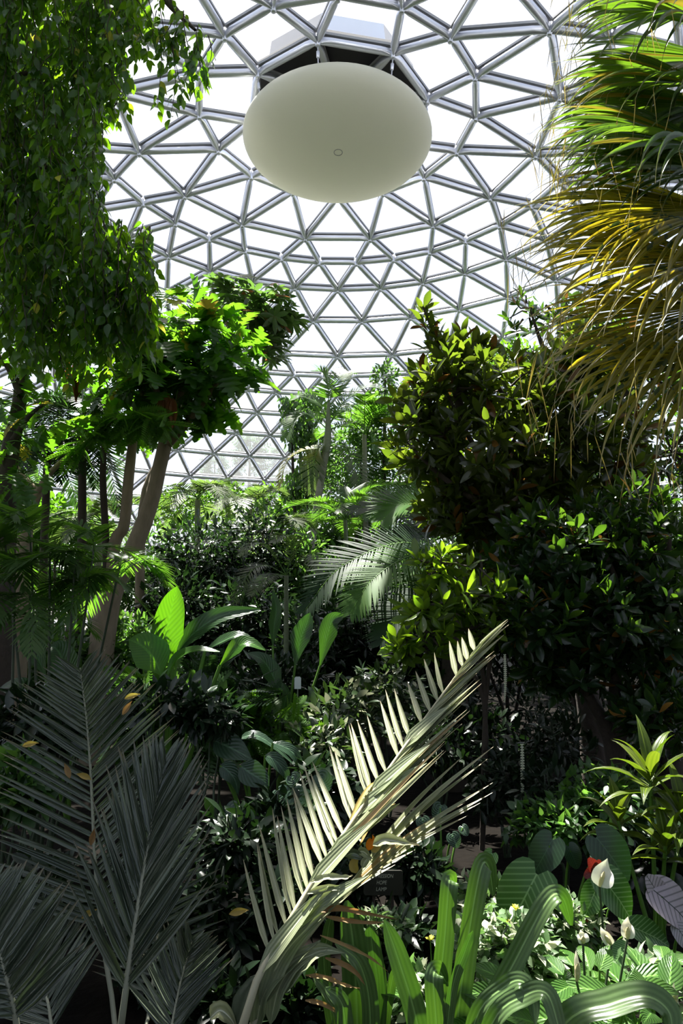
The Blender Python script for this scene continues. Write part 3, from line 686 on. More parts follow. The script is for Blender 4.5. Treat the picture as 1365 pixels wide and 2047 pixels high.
for px, py, d, L, lab in ((395, 1000, 15, 1.6, 'grey-green feather palm arching below the glass beside the pale trunk'),
                          (205, 1050, 13, 1.5, 'grey-green feather palm behind the two thin trunks'),
                          (500, 1010, 17, 1.5, 'low feather palm with arched fronds behind the dark shrubs'),
                          (560, 1060, 14, 1.2, 'small feather palm over the dark shrub wall')):
    c = at(px, py, d)
    palm('feather_palm', lab, base(px, py, d), c, 13, L, 0.42, 0.035, M_KENT, 0.07, M_PTRUNK, (0.1, 1.1), (0.5, 0.95), 30, None)
def ringed_palm():
    c = at(655, 860, 16); b = base(600, 1300, 16)
    r = thing('ringed_palm', 'slender palm with a pale ringed stem and feathery crown under the glass', 'palm', b)
    limb(r, [b, at(612, 1180, 16), at(632, 1020, 16), at(652, 900, 16)], [0.10, 0.09, 0.085, 0.08], M_PTRUNK, 'trunk', 24, 9)
    limb(r, [at(651, 905, 16), at(655, 870, 16), at(657, 800, 16)], [0.095, 0.085, 0.03], M_CANE, 'crownshaft', 10, 9)
    for R, m in (([(657, 810), (655, 770), (645, 745), (622, 742)], M_PALM), ([(657, 810), (668, 770), (690, 745), (705, 748)], M_PALM),
                 ([(656, 850), (690, 800), (730, 775), (765, 778)], M_PALM), ([(656, 860), (620, 830), (590, 840), (570, 880)], M_PALM),
                 ([(656, 860), (700, 845), (735, 860), (750, 900)], M_PALM), ([(655, 895), (610, 900), (575, 922), (556, 975)], M_YPALM),
                 ([(656, 850), (640, 810), (610, 795), (585, 800)], M_PALM), ([(655, 890), (690, 900), (715, 940), (720, 990)], M_KENT),
                 ([(655, 880), (635, 900), (625, 940), (622, 985)], M_KENT), ([(657, 850), (685, 815), (710, 815), (740, 840)], M_FERN)):
        dd = U(-0.7, 0.7)
        add_frond(r, [at(x, y, 16 + dd * k / 3) for k, (x, y) in enumerate(R)], UP + TOCAM * 0.5, 34, 0.50, 0.04, m, 80, 35, 0.1, 0.8, 3, 1, 0.014)
ringed_palm()
palm('feather_palm', 'bright feathery palm crown lit beside the ringed palm', base(730, 1250, 17), at(728, 870, 17), 12, 1.7, 0.45, 0.04, M_PALM, 0.07, M_PTRUNK, (0.5, 1.35), (0.4, 0.8), 32)
palm('feather_palm', 'feather palm growing low in front of the dense green tree', base(690, 1250, 14), at(690, 1040, 14), 12, 1.4, 0.40, 0.03, M_PALM, 0.05, M_CANE, (0.4, 1.3), (0.4, 0.9), 30)
palm('feather_palm', 'feather palm partly hidden by the edge of the bronze-leaved tree', base(830, 1250, 12), at(835, 990, 12), 12, 1.2, 0.36, 0.03, M_PALM, 0.05, M_CANE, (0.3, 1.2), (0.5, 0.9), 30)
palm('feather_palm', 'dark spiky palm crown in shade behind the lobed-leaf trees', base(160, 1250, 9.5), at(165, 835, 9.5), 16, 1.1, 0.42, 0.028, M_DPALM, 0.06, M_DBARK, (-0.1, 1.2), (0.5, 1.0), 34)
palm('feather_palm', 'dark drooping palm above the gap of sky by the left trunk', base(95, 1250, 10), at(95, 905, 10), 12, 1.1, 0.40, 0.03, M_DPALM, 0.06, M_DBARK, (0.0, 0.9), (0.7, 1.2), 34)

# ------------------------------------------------------------------ middle shrubs (9 to 13 m)
for px, py, d, rx, ry, lab, mm in (
        (400, 1110, 12, 90, 80, 'dark glossy shrub with glinting leaves right of the pale leaning trunk', M_DSHRUB),
        (520, 1090, 13, 90, 85, 'dark glossy shrub rising behind the banana leaves', M_DSHRUB),
        (360, 1210, 11, 80, 70, 'dark glossy shrub at the foot of the pale leaning trunk', M_DSHRUB),
        (500, 1230, 11, 100, 80, 'dark shrub behind the long dark paddle leaf', M_DSHRUB),
        (610, 1150, 13, 70, 90, 'green shrub below the slender ringed palm', M_SMALL),
        (640, 1280, 10.5, 100, 80, 'dark leafy shrub behind the white plant tag', M_DSHRUB),
        (760, 1260, 11, 90, 90, 'dark shrub under the arching date palm fronds', M_DSHRUB),
        (250, 1300, 9.5, 90, 70, 'dark shrub in front of the leaning trunk base', M_SMALL),
        (90, 1330, 9, 110, 90, 'deep green shrub beneath the bamboo palm canes', M_SMALL),
        (560, 1380, 9, 110, 70, 'dark low shrub beyond the fresh fern clump', M_DSHRUB),
        (870, 1300, 9, 80, 90, 'dark shrub behind the lit glossy rosettes', M_DSHRUB),
        (720, 1180, 14, 110, 100, 'green shrub behind the date palm fronds', M_SMALL)):
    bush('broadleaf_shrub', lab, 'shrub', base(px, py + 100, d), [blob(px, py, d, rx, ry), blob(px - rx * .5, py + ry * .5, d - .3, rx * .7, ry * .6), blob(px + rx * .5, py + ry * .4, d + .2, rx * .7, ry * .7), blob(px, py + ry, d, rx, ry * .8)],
         T_FAR, 2600, 0.15, mm, trunk=0.025, shell=0.35, twigs=60)

for px, py, d, rx, ry, lab, mm, n in (
        (660, 1060, 19, 90, 60, 'green hedge behind the foot of the ringed palm', M_SMALL, 2600), (880, 1090, 22, 90, 90, 'tall green hedge far behind the arching date palm', M_SMALL, 2600), (1040, 1060, 22, 110, 110, 'tall green hedge far behind the bronze-leaved tree', M_SMALL, 2600), (1220, 1060, 21, 130, 120, 'tall green hedge far behind the glossy shrub', M_SMALL, 2600), (1380, 1040, 20, 130, 150, 'tall green hedge behind the rubber tree', M_SMALL, 2000),
        (740, 1110, 22, 110, 80, 'green hedge far behind the low feather palms', M_SMALL, 2600), (300, 1110, 20, 120, 80, 'green hedge far behind the leaning pale trunk', M_SMALL, 2400), (120, 1120, 19, 130, 70, 'green hedge far behind the bamboo palm', M_SMALL, 2200),
        (1010, 1180, 10.5, 120, 130, 'dense dark shrub behind the sunlit glossy rosettes', M_DSHRUB, 3200), (1180, 1120, 10, 130, 160, 'dense dark shrub behind the trunk of the bronze-leaved tree', M_DSHRUB, 3600), (1340, 1150, 9.5, 120, 200, 'dense dark shrub behind the rubber tree trunk', M_DSHRUB, 3600), (1140, 950, 9.5, 140, 110, 'dark leafy tree filling in behind the bronze-leaved tree', M_DSHRUB, 3600)):
    bush('broadleaf_shrub', lab, 'shrub', base(px, py + 150, d), [blob(px, py, d, rx, ry), blob(px - rx * .5, py + ry * .6, d - .3, rx * .7, ry * .6), blob(px + rx * .5, py + ry * .5, d + .2, rx * .7, ry * .7), blob(px, py + ry * .9, d, rx, ry * .7)],
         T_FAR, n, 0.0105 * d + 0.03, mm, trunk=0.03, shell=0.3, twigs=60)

# ------------------------------------------------------------------ left: pale leaning tree with lobed leaves
def petioled(r, P, O, size, mat, tm, keep, leafname='leaf'):
    n = len(P); D = nrm(O * [1, 1, 0.3] * 0.9 + rng.normal(size=(n, 3)) * 0.35 - UP * 0.30); N = nrm(UP + O * 0.25 + rng.normal(size=(n, 3)) * 0.28)
    S = size * U(0.7, 1.2, n)
    foliage(r, tm, frames(P, D, N, S), mat, keep, leafname)
    parts = []
    b = L0(r)
    for i in range(n):
        s = P[i] - D[i] * S[i] * 0.45 - UP * 0.12 * S[i]; parts.append(tube(np.array([s, (s + P[i]) / 2 + UP * 0.01, P[i]]) - b, [0.007, 0.006, 0.005], 4))
    V, F = join(parts); link('leaf_stalks', mk('leaf_stalks', V, F, M_STALK), r, kind='stuff')
def lobed_tree():
    b = base(195, 1290, 9)
    r = thing('lobed_leaf_tree', 'tree with a pale leaning trunk and a crown of deeply lobed leaves', 'tree', b)
    limb(r, [b, at(215, 1215, 9), at(262, 1110, 9), at(300, 1010, 9), at(320, 930, 9), at(332, 880, 9)], [0.17, 0.15, 0.115, 0.10, 0.09, 0.09], M_BARK, 'trunk', 30, 11)
    for P, rr in (([(332, 885), (330, 840), (318, 800), (300, 740)], 0.075), ([(334, 885), (345, 840), (360, 790), (400, 720)], 0.07),
                  ([(334, 890), (370, 850), (410, 800), (450, 740)], 0.06), ([(326, 870), (290, 800), (270, 720), (280, 660)], 0.05), ([(360, 790), (390, 700), (400, 640), (380, 610)], 0.04)):
        limb(r, [at(x, y, 9 - 0.25 * k) for k, (x, y) in enumerate(P)], [rr, rr * .8, rr * .6, rr * .35], M_BARK)
    P, O = scatter([blob(370, 680, 8.6, 120, 70, 1.0), blob(330, 760, 8.4, 90, 70, 0.9), blob(430, 720, 8.6, 80, 60, 0.8), blob(290, 680, 8.5, 60, 70, 0.8), blob(390, 790, 8.6, 60, 55, 0.7), blob(240, 760, 8.4, 60, 60, 0.6)], 520, 0.35)
    petioled(r, P, O, 0.40, M_BREAD, T_LOB, 300)
    for (x, y), L in (((148, 715), .5), ((158, 735), .42), ((330, 785), .4), ((345, 800), .35), ((290, 820), .35)):
        for k in range(3):
            p = at(x + U(-6, 6), y + U(-5, 5), 8.0); V, F, t = ribbon([p, p + [U(-.04, .04), 0, -L * .5], p + [U(-.06, .06), 0, -L]], .09, [U(-.5, .5), -1, .1], 8, 4, .5, 'lance', .01)
            link('dead_leaf', mk('dead_leaf', V - b, F, M_RUST, t=t), r)
lobed_tree()
def lobed_tree2():
    b = base(20, 1250, 7.5)
    r = thing('lobed_leaf_tree', 'dark-trunked tree with lobed leaves glowing beneath the weeping foliage', 'tree', b)
    limb(r, [b, at(12, 1040, 7.5), at(18, 920, 7.5), at(35, 830, 7.5), at(45, 760, 7.5)], [0.13, 0.11, 0.10, 0.08, 0.07], M_DBARK, 'trunk', 24, 9)
    for P, rr in (([(45, 770), (60, 720), (95, 690)], 0.05), ([(42, 790), (20, 740), (-10, 700)], 0.05), ([(25, 880), (60, 830), (100, 800)], 0.035)):
        limb(r, [at(x, y, 7.4) for x, y in P], [rr, rr * .7, rr * .4], M_DBARK)
    P, O = scatter([blob(60, 810, 7.2, 80, 60, 0.6), blob(20, 880, 7.3, 60, 50, 0.5), blob(110, 840, 7.2, 40, 40, 0.4), blob(90, 720, 7.3, 80, 50, 0.5), blob(40, 960, 7.2, 70, 50, .5)], 110, 0.3)
    petioled(r, P, O, 0.30, M_BREAD, T_LOB, 110)
lobed_tree2()
def forked_tree():
    b = base(50, 1250, 8.2)
    r = thing('feathery_tree', 'slim forked tree carrying fine feathery leaves beside the dark trunk', 'tree', b)
    limb(r, [b, at(50, 1080, 8.2), at(58, 1030, 8.2), at(75, 985, 8.2)], [0.10, 0.085, 0.075, 0.06], M_BARK, 'trunk', 16, 9)
    limb(r, [at(75, 987, 8.2), at(55, 962, 8.2), at(38, 945, 8.2), at(15, 900, 8.2)], [0.055, 0.045, 0.04, 0.025], M_BARK)
    limb(r, [at(72, 990, 8.2), at(100, 945, 8.1), at(150, 900, 8.0), at(200, 862, 7.9), at(250, 825, 7.8)], [0.05, 0.035, 0.022, 0.014, 0.008], M_BARK)
    n = 90; t = U(0.25, 1, n); S_ = spline([at(100, 945, 8.1), at(150, 900, 8.0), at(200, 862, 7.9), at(250, 825, 7.8), at(340, 850, 7.7)], 50)
    P = S_[(t * 49).astype(int)]; D = nrm(np.stack([U(-1, 1, n), U(-.7, .5, n), U(-.9, .3, n)], -1)); N = nrm(UP + rng.normal(size=(n, 3)) * .4)
    foliage(r, T_PIN, frames(P, D, N, U(0.22, 0.40, n)), M_FERN, 90)
forked_tree()
for P, rr, lab in (([(205, 1300), (212, 1180), (211, 1070), (206, 960), (208, 880)], 0.055, 'thin straight dark trunk standing by the leaning pale trunk'),
                   ([(215, 1300), (225, 1120), (248, 1050), (257, 960), (268, 860)], 0.085, 'slim curved grey trunk next to the thin straight one')):
    q = [at(x, y, 9.6) for x, y in P]; b = base(*P[0], 9.6)
    r = thing('slender_tree', lab, 'tree', b); limb(r, [b] + q[1:], [rr * 1.2, rr, rr * .9, rr * .85, rr * .7], M_BARK if rr > .06 else M_DBARK, 'trunk', 24, 9)
    Pn, O = scatter([blob(P[-1][0], P[-1][1] - 20, 9.6, 60, 40, .5), blob(P[-1][0] + 40, P[-1][1] - 40, 9.6, 50, 40, .5)], 60, .2)
    petioled(r, Pn, O, 0.26, M_BREAD, T_LOB, 60)
def umbrella_tree():
    b = base(290, 1250, 11)
    r = thing('umbrella_tree', 'umbrella tree with palmate leaf whorls standing out against the glass', 'tree', b)
    limb(r, [b, at(283, 1040, 11), at(318, 920, 11), at(345, 850, 11), at(400, 760, 11), at(470, 680, 11), at(500, 610, 11)], [0.08, 0.07, 0.06, 0.06, 0.06, 0.05, 0.03], M_BARK, 'trunk', 24, 8)
    for P in ([(470, 680), (440, 620), (425, 575)], [(480, 650), (520, 630), (560, 615)], [(470, 690), (520, 680), (545, 655)], [(490, 630), (490, 590), (480, 575)]):
        limb(r, [at(x, y, 11) for x, y in P], [0.04, 0.03, 0.015], M_BARK)
    P, O = scatter([blob(430, 585, 10.8, 45, 25, .5), blob(490, 620, 10.8, 60, 45, .7), blob(555, 620, 10.8, 40, 50, .6), blob(530, 690, 10.9, 40, 40, .5), blob(470, 580, 10.9, 40, 22, .5)], 120, 0.3)
    petioled(r, P, O, 0.27, M_UMBR, T_PALM, 120)
umbrella_tree()

# ------------------------------------------------------------------ left: weeping curtain of pointed leaves
def weeping_fig():
    b = base(-330, 1300, 6.6)
    r = thing('weeping_fig', 'huge weeping tree whose leafy curtain hangs down beside the dome', 'tree', b)
    hub = at(-300, 250, 6.6)
    limb(r, [b, (b + hub) / 2, hub], [0.22, 0.19, 0.14], M_DBARK, 'trunk', 16, 11)
    tops = []
    for P in ([(-300, 350), (-120, 100), (60, -60), (240, -90)], [(-300, 300), (-150, 0), (-60, -160), (80, -220)], [(-300, 400), (-160, 260), (-20, 180), (110, 120)],
              [(-300, 450), (-150, 360), (20, 330), (150, 340)], [(240, -90), (300, -40), (350, 20), (390, 60)], [(-300, 300), (-60, -60), (120, -110), (330, -60)], [(-300, 250), (-180, -150), (0, -330), (300, -420)], [(-300, 250), (-200, -200), (-60, -420), (120, -520)]):
        q = [at(x, y, 6.4 - 0.12 * k) for k, (x, y) in enumerate(P)]; limb(r, q, [0.10, 0.06, 0.035, 0.015], M_DBARK); tops.append(spline(q, 30))
    # hanging strands: start point and length, dense on the left, with a ragged right edge that swings out low down
    Ps, Ds, Ns, strands = [], [], [], []
    def strand(px, py, d, length, lean):
        p = at(px, py, d); n = int(length / 0.042); s = np.linspace(0, 1, 9)
        path = p + np.stack([lean * s ** 1.3 + 0.03 * np.sin(5 * s + px), 0.05 * np.sin(4 * s + py), -length * s], -1)
        strands.append(tube(path - b, np.interp(s, [0, 1], [0.006, 0.002]), 4))
        q = spline(path, n); side = np.where(np.arange(n) % 2, 1, -1)[:, None]
        o = nrm(rng.normal(size=(n, 3)) * [1, 1, 0.15]); Ps.append(q + o * 0.012)
        Ds.append(nrm(o * 0.55 - UP * 0.85 + rng.normal(size=(n, 3)) * 0.18)); Ns.append(nrm(o + UP * 0.35 + rng.normal(size=(n, 3)) * 0.45))
    EDGE = lambda y: np.interp(y, [-80, 0, 90, 180, 260, 300, 360, 420, 480, 540, 600, 660, 720, 790], [300, 285, 275, 262, 255, 215, 190, 195, 225, 262, 285, 275, 250, 200])
    for _ in range(1000):
        px = U(-60, 285); py = U(-150, 640); d = U(5.5, 7.4)
        if px > EDGE(py + 60) - 4: continue
        ln = U(0.35, 0.95); end = py + ln * 1435 / d
        if px > EDGE(min(end, 780)) + 6 or end > 800 - 0.25 * max(0, 120 - px): ln = min(ln, 0.3)
        strand(px, py, d, ln, U(-.14, .20))
    for _ in range(260): strand(U(-220, 375), U(-480, -170), U(5.3, 7.6), U(0.4, 0.9), U(-.1, .1))  # crown strands above the view, added to shade the left foreground
    for _ in range(150): strand(U(200, 300), U(440, 600), U(5.6, 6.4), U(0.25, 0.7), U(0.0, 0.1))
    for px, py, ln in ((300, -20, .5), (325, -10, .75), (345, 0, .6), (360, 20, .55), (375, 30, .75), (390, 45, .5), (400, 60, .62), (415, 75, .40), (335, 40, .5), (310, 30, .45), (355, 60, .7), (385, 90, .4), (320, 60, .8), (345, 80, .8), (395, 100, .45), (370, 70, .7)):
        strand(px, py, 5.9, ln, 0.03)
    P, D, N = np.concatenate(Ps), np.concatenate(Ds), np.concatenate(Ns)
    V, F = join(strands); link('hanging_twigs', mk('hanging_twigs', V, F, M_DBARK), r, kind='stuff')
    foliage(r, T_OV, frames(P, D, N, 0.112 * U(0.75, 1.2, len(P))), M_FIG, 300)
weeping_fig()

# ------------------------------------------------------------------ left: bamboo palm clump with dark feathery fronds
def bamboo_palm():
    b = base(110, 1420, 5.6)
    r = thing('bamboo_palm', 'clump of bamboo palm with thin dark canes and drooping leafy fronds', 'palm', b)
    tops = []
    for x0, x1, y1, d in ((105, 100, 1090, 5.6), (98, 60, 1060, 5.7), (112, 190, 1080, 5.5), (90, 10, 1080, 5.6), (30, 30, 1150, 5.4), (118, 150, 1130, 5.4), (120, 240, 1130, 5.8), (70, 60, 1190, 5.3)):
        q = at(x0, 1380, d); q[2] = 0.0; t = at(x1, y1, d); limb(r, [q, (q + t) / 2 + [0.02, 0, 0], t], [0.014, 0.012, 0.008], M_DSTALK, 'cane', 14, 7); tops.append(t)
    for t in tops:
        for k in range(6):
            R = arc_rachis(t - UP * U(0, .2), U(0, 2 * PI), U(0.2, 1.0), U(0.5, 0.8), U(0.5, 1.0))
            add_frond(r, R, UP, 22, 0.27, 0.021, M_PALM, 58, 25, 0.0, 1.0, 4, 1, 0.005)
bamboo_palm()

# ------------------------------------------------------------------ banana-leaved plant and its neighbours
def blade(root, P, W, mat, nh=TOCAM, prof='paddle', n=16, cols=4, fold=0.12, wav=0.0, name='leaf', parent=None):
    V, F, t = ribbon(P, W, nh, n, cols, fold, prof, wav); return link(name, mk(name, V - L0(root), F, mat, t=t), parent or root)
def px_blade(root, pts, d, Wpx, mat, **k):
    dd = d if hasattr(d, '__len__') else [d] * len(pts)
    q = [at(x, y, z) for (x, y), z in zip(pts, dd)]; return blade(root, q, Wpx * project(q[1])[2] / F_PX, mat, **k)
def stalk(root, pts, r0, r1, mat=M_STALK, name='leaf_stalk'):
    return limb(root, pts, [r0, r1], mat, name, 10, 6)
def banana():
    b = base(335, 1420, 5.6)
    r = thing('banana_plant', 'banana plant with a glowing upright leaf and broad spreading leaves', 'plant', b)
    foot = b + [0, 0, 0.02]
    for pts, d, W, m, nh in (
            ([(345, 1330), (333, 1275), (343, 1215), (354, 1172)], 5.6, 66, M_BANANA, [0.35, -1, 0.1]),
            ([(322, 1348), (308, 1318), (285, 1292), (258, 1278)], 5.5, 78, M_BANANA, [0.1, -1, 0.5]),
            ([(335, 1350), (352, 1318), (390, 1300), (440, 1303)], 5.45, 34, M_BANANA, [0.0, -0.5, 1]),
            ([(352, 1308), (385, 1268), (440, 1232), (520, 1218)], 5.75, 46, M_DBAN, [-0.2, -1, 0.5]),
            ([(410, 1300), (440, 1285), (475, 1272), (515, 1285)], 5.7, 36, M_DBAN, [-0.2, -0.6, 1]),
            ([(440, 1330), (470, 1298), (495, 1285), (530, 1300)], 5.5, 40, M_BANANA, [0.2, -0.7, 0.8])):
        px_blade(r, pts, d, W, m, nh=nh, fold=0.16)
        q = at(*pts[0], d); stalk(r, [foot, (foot + q) / 2 + [0, 0, 0.1], q], 0.03, 0.014)
banana()
def paddle_plant(b, lab, leaves, mat, name='bird_of_paradise', cat='plant', petr=0.012):
    r = thing(name, lab, cat, b)
    for pts, d, W, nh in leaves:
        px_blade(r, pts, d, W, mat, nh=nh, fold=0.14); q = at(*pts[0], d); stalk(r, [L0(r), (L0(r) + q) / 2 + [0, 0, 0.08], q], petr * 1.6, petr)
    return r
paddle_plant(base(560, 1450, 7.4), 'tall paddle-leaved plant with dark curling leaves near the white tag',
    [([(590, 1330), (600, 1280), (612, 1250), (620, 1225)], 7.4, 45, [-.3, -1, .2]), ([(545, 1290), (548, 1250), (552, 1215), (545, 1180)], 7.6, 26, [.2, -1, .4]),
     ([(560, 1390), (545, 1350), (525, 1320), (495, 1305)], 7.3, 40, [0, -.8, .8]), ([(575, 1395), (560, 1375), (540, 1372), (520, 1395)], 7.3, 26, [0, -.6, .9]),
     ([(560, 1440), (568, 1410), (572, 1385), (566, 1365)], 7.2, 20, [.2, -1, .2]), ([(640, 1330), (655, 1270), (665, 1240), (690, 1230)], 7.6, 40, [-.2, -1, .2])], M_DBAN)
paddle_plant(base(150, 1420, 6.6), 'shaded paddle-leaved plant with blue-grey leaves under the bamboo palm',
    [([(150, 1370), (130, 1330), (115, 1300), (100, 1290)], 6.6, 60, [0, -1, .8]), ([(90, 1350), (70, 1300), (60, 1260), (50, 1240)], 6.7, 50, [.2, -1, .5]), ([(60, 1400), (50, 1380), (30, 1370), (0, 1375)], 6.3, 50, [0, -.6, 1])], M_DBAN)

# ------------------------------------------------------------------ date palm with arching fronds in the middle
def date_palm():
    c = at(905, 1120, 8.5); b = base(905, 1300, 8.5)
    r = thing('date_palm', 'date palm with long arching feathery fronds beside the dark glossy tree', 'palm', b)
    limb(r, [b, (b + c) / 2, c], [0.17, 0.15, 0.13], M_DBARK, 'trunk', 12, 10)
    for pts, ds, m, g in (([(905, 1060), (850, 1020), (800, 1008), (764, 1040)], (8.5, 8.2, 8.0, 7.9), M_FERN, .3),  # fern leaf colour here and on the third frond stands in for sunlight
                       ([(905, 1080), (850, 1030), (780, 1008), (700, 1020)], (8.6, 8.9, 9.1, 9.3), M_DPALM, .3),
                       ([(905, 1110), (825, 1110), (745, 1158), (700, 1228)], (8.4, 7.9, 7.6, 7.5), M_FERN, .35),
                       ([(905, 1110), (800, 1085), (680, 1135), (606, 1225)], (8.5, 8.2, 8.0, 7.9), M_DPALM, .35),
                       ([(905, 1100), (870, 1120), (835, 1180), (825, 1250)], (8.4, 8.1, 7.9, 7.8), M_PALM, .5),
                       ([(905, 1080), (850, 1060), (800, 1090), (760, 1150)], (8.7, 8.9, 9.0, 9.0), M_DPALM, .4),
                       ([(905, 1060), (860, 960), (830, 930), (800, 925)], (8.8, 9.0, 9.1, 9.2), M_PALM, .3),
                       ([(905, 1120), (860, 1180), (800, 1230), (760, 1290)], (8.2, 7.9, 7.7, 7.6), M_DPALM, .5)):
        add_frond(r, [at(x, y, z) for (x, y), z in zip(pts, ds)], UP * 0.6 + TOCAM, 54, 0.44, 0.028, m, 66, 32, 0.05, g, 3, 1, 0.012, prof='leaflet')
date_palm()
def pale_palm():
    b = base(575, 1300, 9.5); c = at(572, 1150, 9.5); r = thing('feather_palm', 'low feather palm with pale drooping fronds above the banana plant', 'palm', b)
    limb(r, [b, (b + c) / 2, c], [0.04, 0.035, 0.03], M_CANE, 'trunk', 8, 7)
    for pts in ([(572, 1150), (540, 1100), (510, 1085), (480, 1110)], [(572, 1150), (530, 1130), (495, 1150), (466, 1210)], [(572, 1150), (585, 1090), (570, 1070), (545, 1085)], [(572, 1150), (545, 1150), (520, 1165), (500, 1190)], [(572, 1150), (610, 1110), (630, 1120), (640, 1150)]):
        add_frond(r, [at(x, y, 9.5 - .2 * k) for k, (x, y) in enumerate(pts)], UP + TOCAM * .4, 30, 0.24, 0.02, M_KENT, 75, 35, 0.0, 0.9, 3, 1, 0.007)
pale_palm()

# ------------------------------------------------------------------ right: bronze-leaved tree and dark glossy shrub
def bronze_tree():
    b = base(1190, 1500, 7)
    r = thing('magnolia_tree', 'spreading tree with glossy bronze-backed leaves in front of the dome', 'tree', b)
    limb(r, [b, at(1180, 1420, 7), at(1150, 1300, 7), at(1110, 1150, 6.9), at(1080, 1000, 6.8)], [0.14, 0.12, 0.10, 0.085, 0.07], M_DBARK, 'trunk', 22, 9)
    for P, d in (([(1110, 1150), (1000, 980), (930, 860), (880, 760)], 6.7), ([(1080, 1000), (1050, 880), (1000, 780), (960, 720)], 6.9), ([(1090, 1050), (1150, 900), (1180, 780), (1150, 690)], 7.0),
                 ([(1100, 1100), (980, 1020), (880, 950), (810, 880)], 6.5), ([(930, 860), (900, 740), (870, 670), (842, 605)], 6.6), ([(1150, 900), (1110, 760), (1080, 680), (1060, 620)], 7.2)):
        limb(r, [at(x, y, d - .1 * k) for k, (x, y) in enumerate(P)], [0.05, 0.035, 0.022, 0.008], M_DBARK)
    bl = [blob(900, 790, 6.5, 95, 80, .7), blob(1010, 780, 6.7, 120, 75, .8), blob(850, 880, 6.4, 75, 70, .6), blob(960, 900, 6.5, 120, 90, .8), blob(1090, 880, 6.8, 120, 100, .8), blob(1120, 740, 6.9, 80, 50, .5), blob(920, 720, 6.6, 80, 35, .4), blob(1000, 1000, 6.7, 90, 70, .6), blob(1200, 900, 6.9, 90, 110, .7), blob(940, 1030, 6.6, 90, 60, .5), blob(1080, 1020, 6.7, 110, 70, .6), blob(1190, 720, 7.0, 90, 60, .5), blob(830, 800, 6.4, 50, 50, .4), blob(900, 1000, 6.9, 70, 60, .5), blob(1000, 1090, 7.0, 100, 50, .5)]
    k = 8; nc = 880; P, O = scatter(bl, nc, 0.55)
    tw = np.array([at(x, y, 6.35) for x, y in ((846, 618), (850, 640), (862, 655), (872, 672), (884, 690), (858, 690), (895, 705))]); P = np.concatenate([P, tw]); O = np.concatenate([O, np.tile(UP, (len(tw), 1))]); nc = len(P)
    rosettes(r, P, O, 0.185, M_MAGN, 300, bl)
def rosettes(r, P, O, size, mat, keep, bl, k=8, tm=None):
    nc = len(P); Ax = nrm(O * 0.6 + UP * 0.55 + rng.normal(size=(nc, 3)) * 0.35); A = nrm(np.cross(Ax, rng.normal(size=(nc, 3)))); B = np.cross(Ax, A)
    az = (np.arange(k) * 2.4)[None] + U(0, 6, nc)[:, None]; ti = np.radians(np.linspace(20, 82, k))[None] + U(-.15, .15, (nc, k))
    pr = np.cos(az)[..., None] * A[:, None] + np.sin(az)[..., None] * B[:, None]
    D = Ax[:, None] * np.cos(ti)[..., None] + pr * np.sin(ti)[..., None]; N = Ax[:, None] * np.sin(ti)[..., None] - pr * np.cos(ti)[..., None]
    PP = P[:, None] - Ax[:, None] * 0.010 * np.arange(k)[None, :, None]
    twigwork(r, P, bl, M_DBARK, 160, 0.007)
    foliage(r, tm or T_EL2, frames(PP.reshape(-1, 3), D.reshape(-1, 3), N.reshape(-1, 3), size * U(0.7, 1.2, nc * k)), mat, keep)
bronze_tree()
def fig_tree():
    b = base(1340, 1500, 8)
    r = thing('rubber_tree', 'dark-leaved tree showing between the fan palm and the bronze-leaved tree', 'tree', b)
    limb(r, [b, at(1320, 1100, 8), at(1250, 800, 8), at(1180, 690, 8), at(1090, 610, 8)], [0.13, 0.11, 0.08, 0.05, 0.015], M_DBARK, 'trunk', 20, 8)
    bl = [blob(1130, 630, 7.9, 75, 45, .5), blob(1060, 620, 7.9, 45, 40, .4), blob(1210, 690, 8, 80, 60, .6), blob(1290, 760, 8, 90, 90, .7), blob(1340, 900, 8, 80, 100, .7)]
    P, O = scatter(bl, 150, 0.25); rosettes(r, P, O, 0.15, M_MAGN2, 150, bl, 7)
fig_tree()
def glossy_shrub():
    b = base(1230, 1560, 5.8)
    r = thing('glossy_shrub', 'large dark glossy-leaved shrub with leaf rosettes below the bronze-leaved tree', 'shrub', b)
    for P in ([(1230, 1500), (1180, 1400), (1120, 1290), (1000, 1200)], [(1230, 1500), (1230, 1350), (1240, 1200), (1200, 1080)], [(1235, 1500), (1300, 1350), (1330, 1200), (1340, 1050)], [(1225, 1500), (1150, 1350), (1050, 1250), (860, 1270)]):
        limb(r, [b] + [at(x, y, 5.9 - .12 * k) for k, (x, y) in enumerate(P)], [0.07, 0.06, 0.045, 0.03, 0.012], M_DBARK)
    bl = [blob(1100, 1110, 5.9, 120, 100, .6), blob(1250, 1080, 5.9, 120, 110, .6), blob(1200, 1240, 5.7, 140, 100, .6), blob(1060, 1230, 5.7, 110, 80, .55), blob(1320, 1260, 5.6, 90, 120, .5), blob(1310, 1420, 5.4, 80, 70, .4), blob(1130, 1330, 5.8, 90, 60, .4)]
    P, O = scatter(bl, 820, 0.4); rosettes(r, P, O, 0.15, M_MAGN2, 300, bl)
    for x, y, L in ((1008, 1295, .40), (1042, 1470, .5)):
        M = frames([at(x, y, 5.3)], [[.03, 0, -1]], [[0, -1, .2]], [L])[0]; M[:3, 3] -= b; V, F, t = pinnate(24, .03, .035); link('flower_spike', mk('flower_spike', V, F, M_HERO, t=t), r, Matrix(M.tolist()))
glossy_shrub()
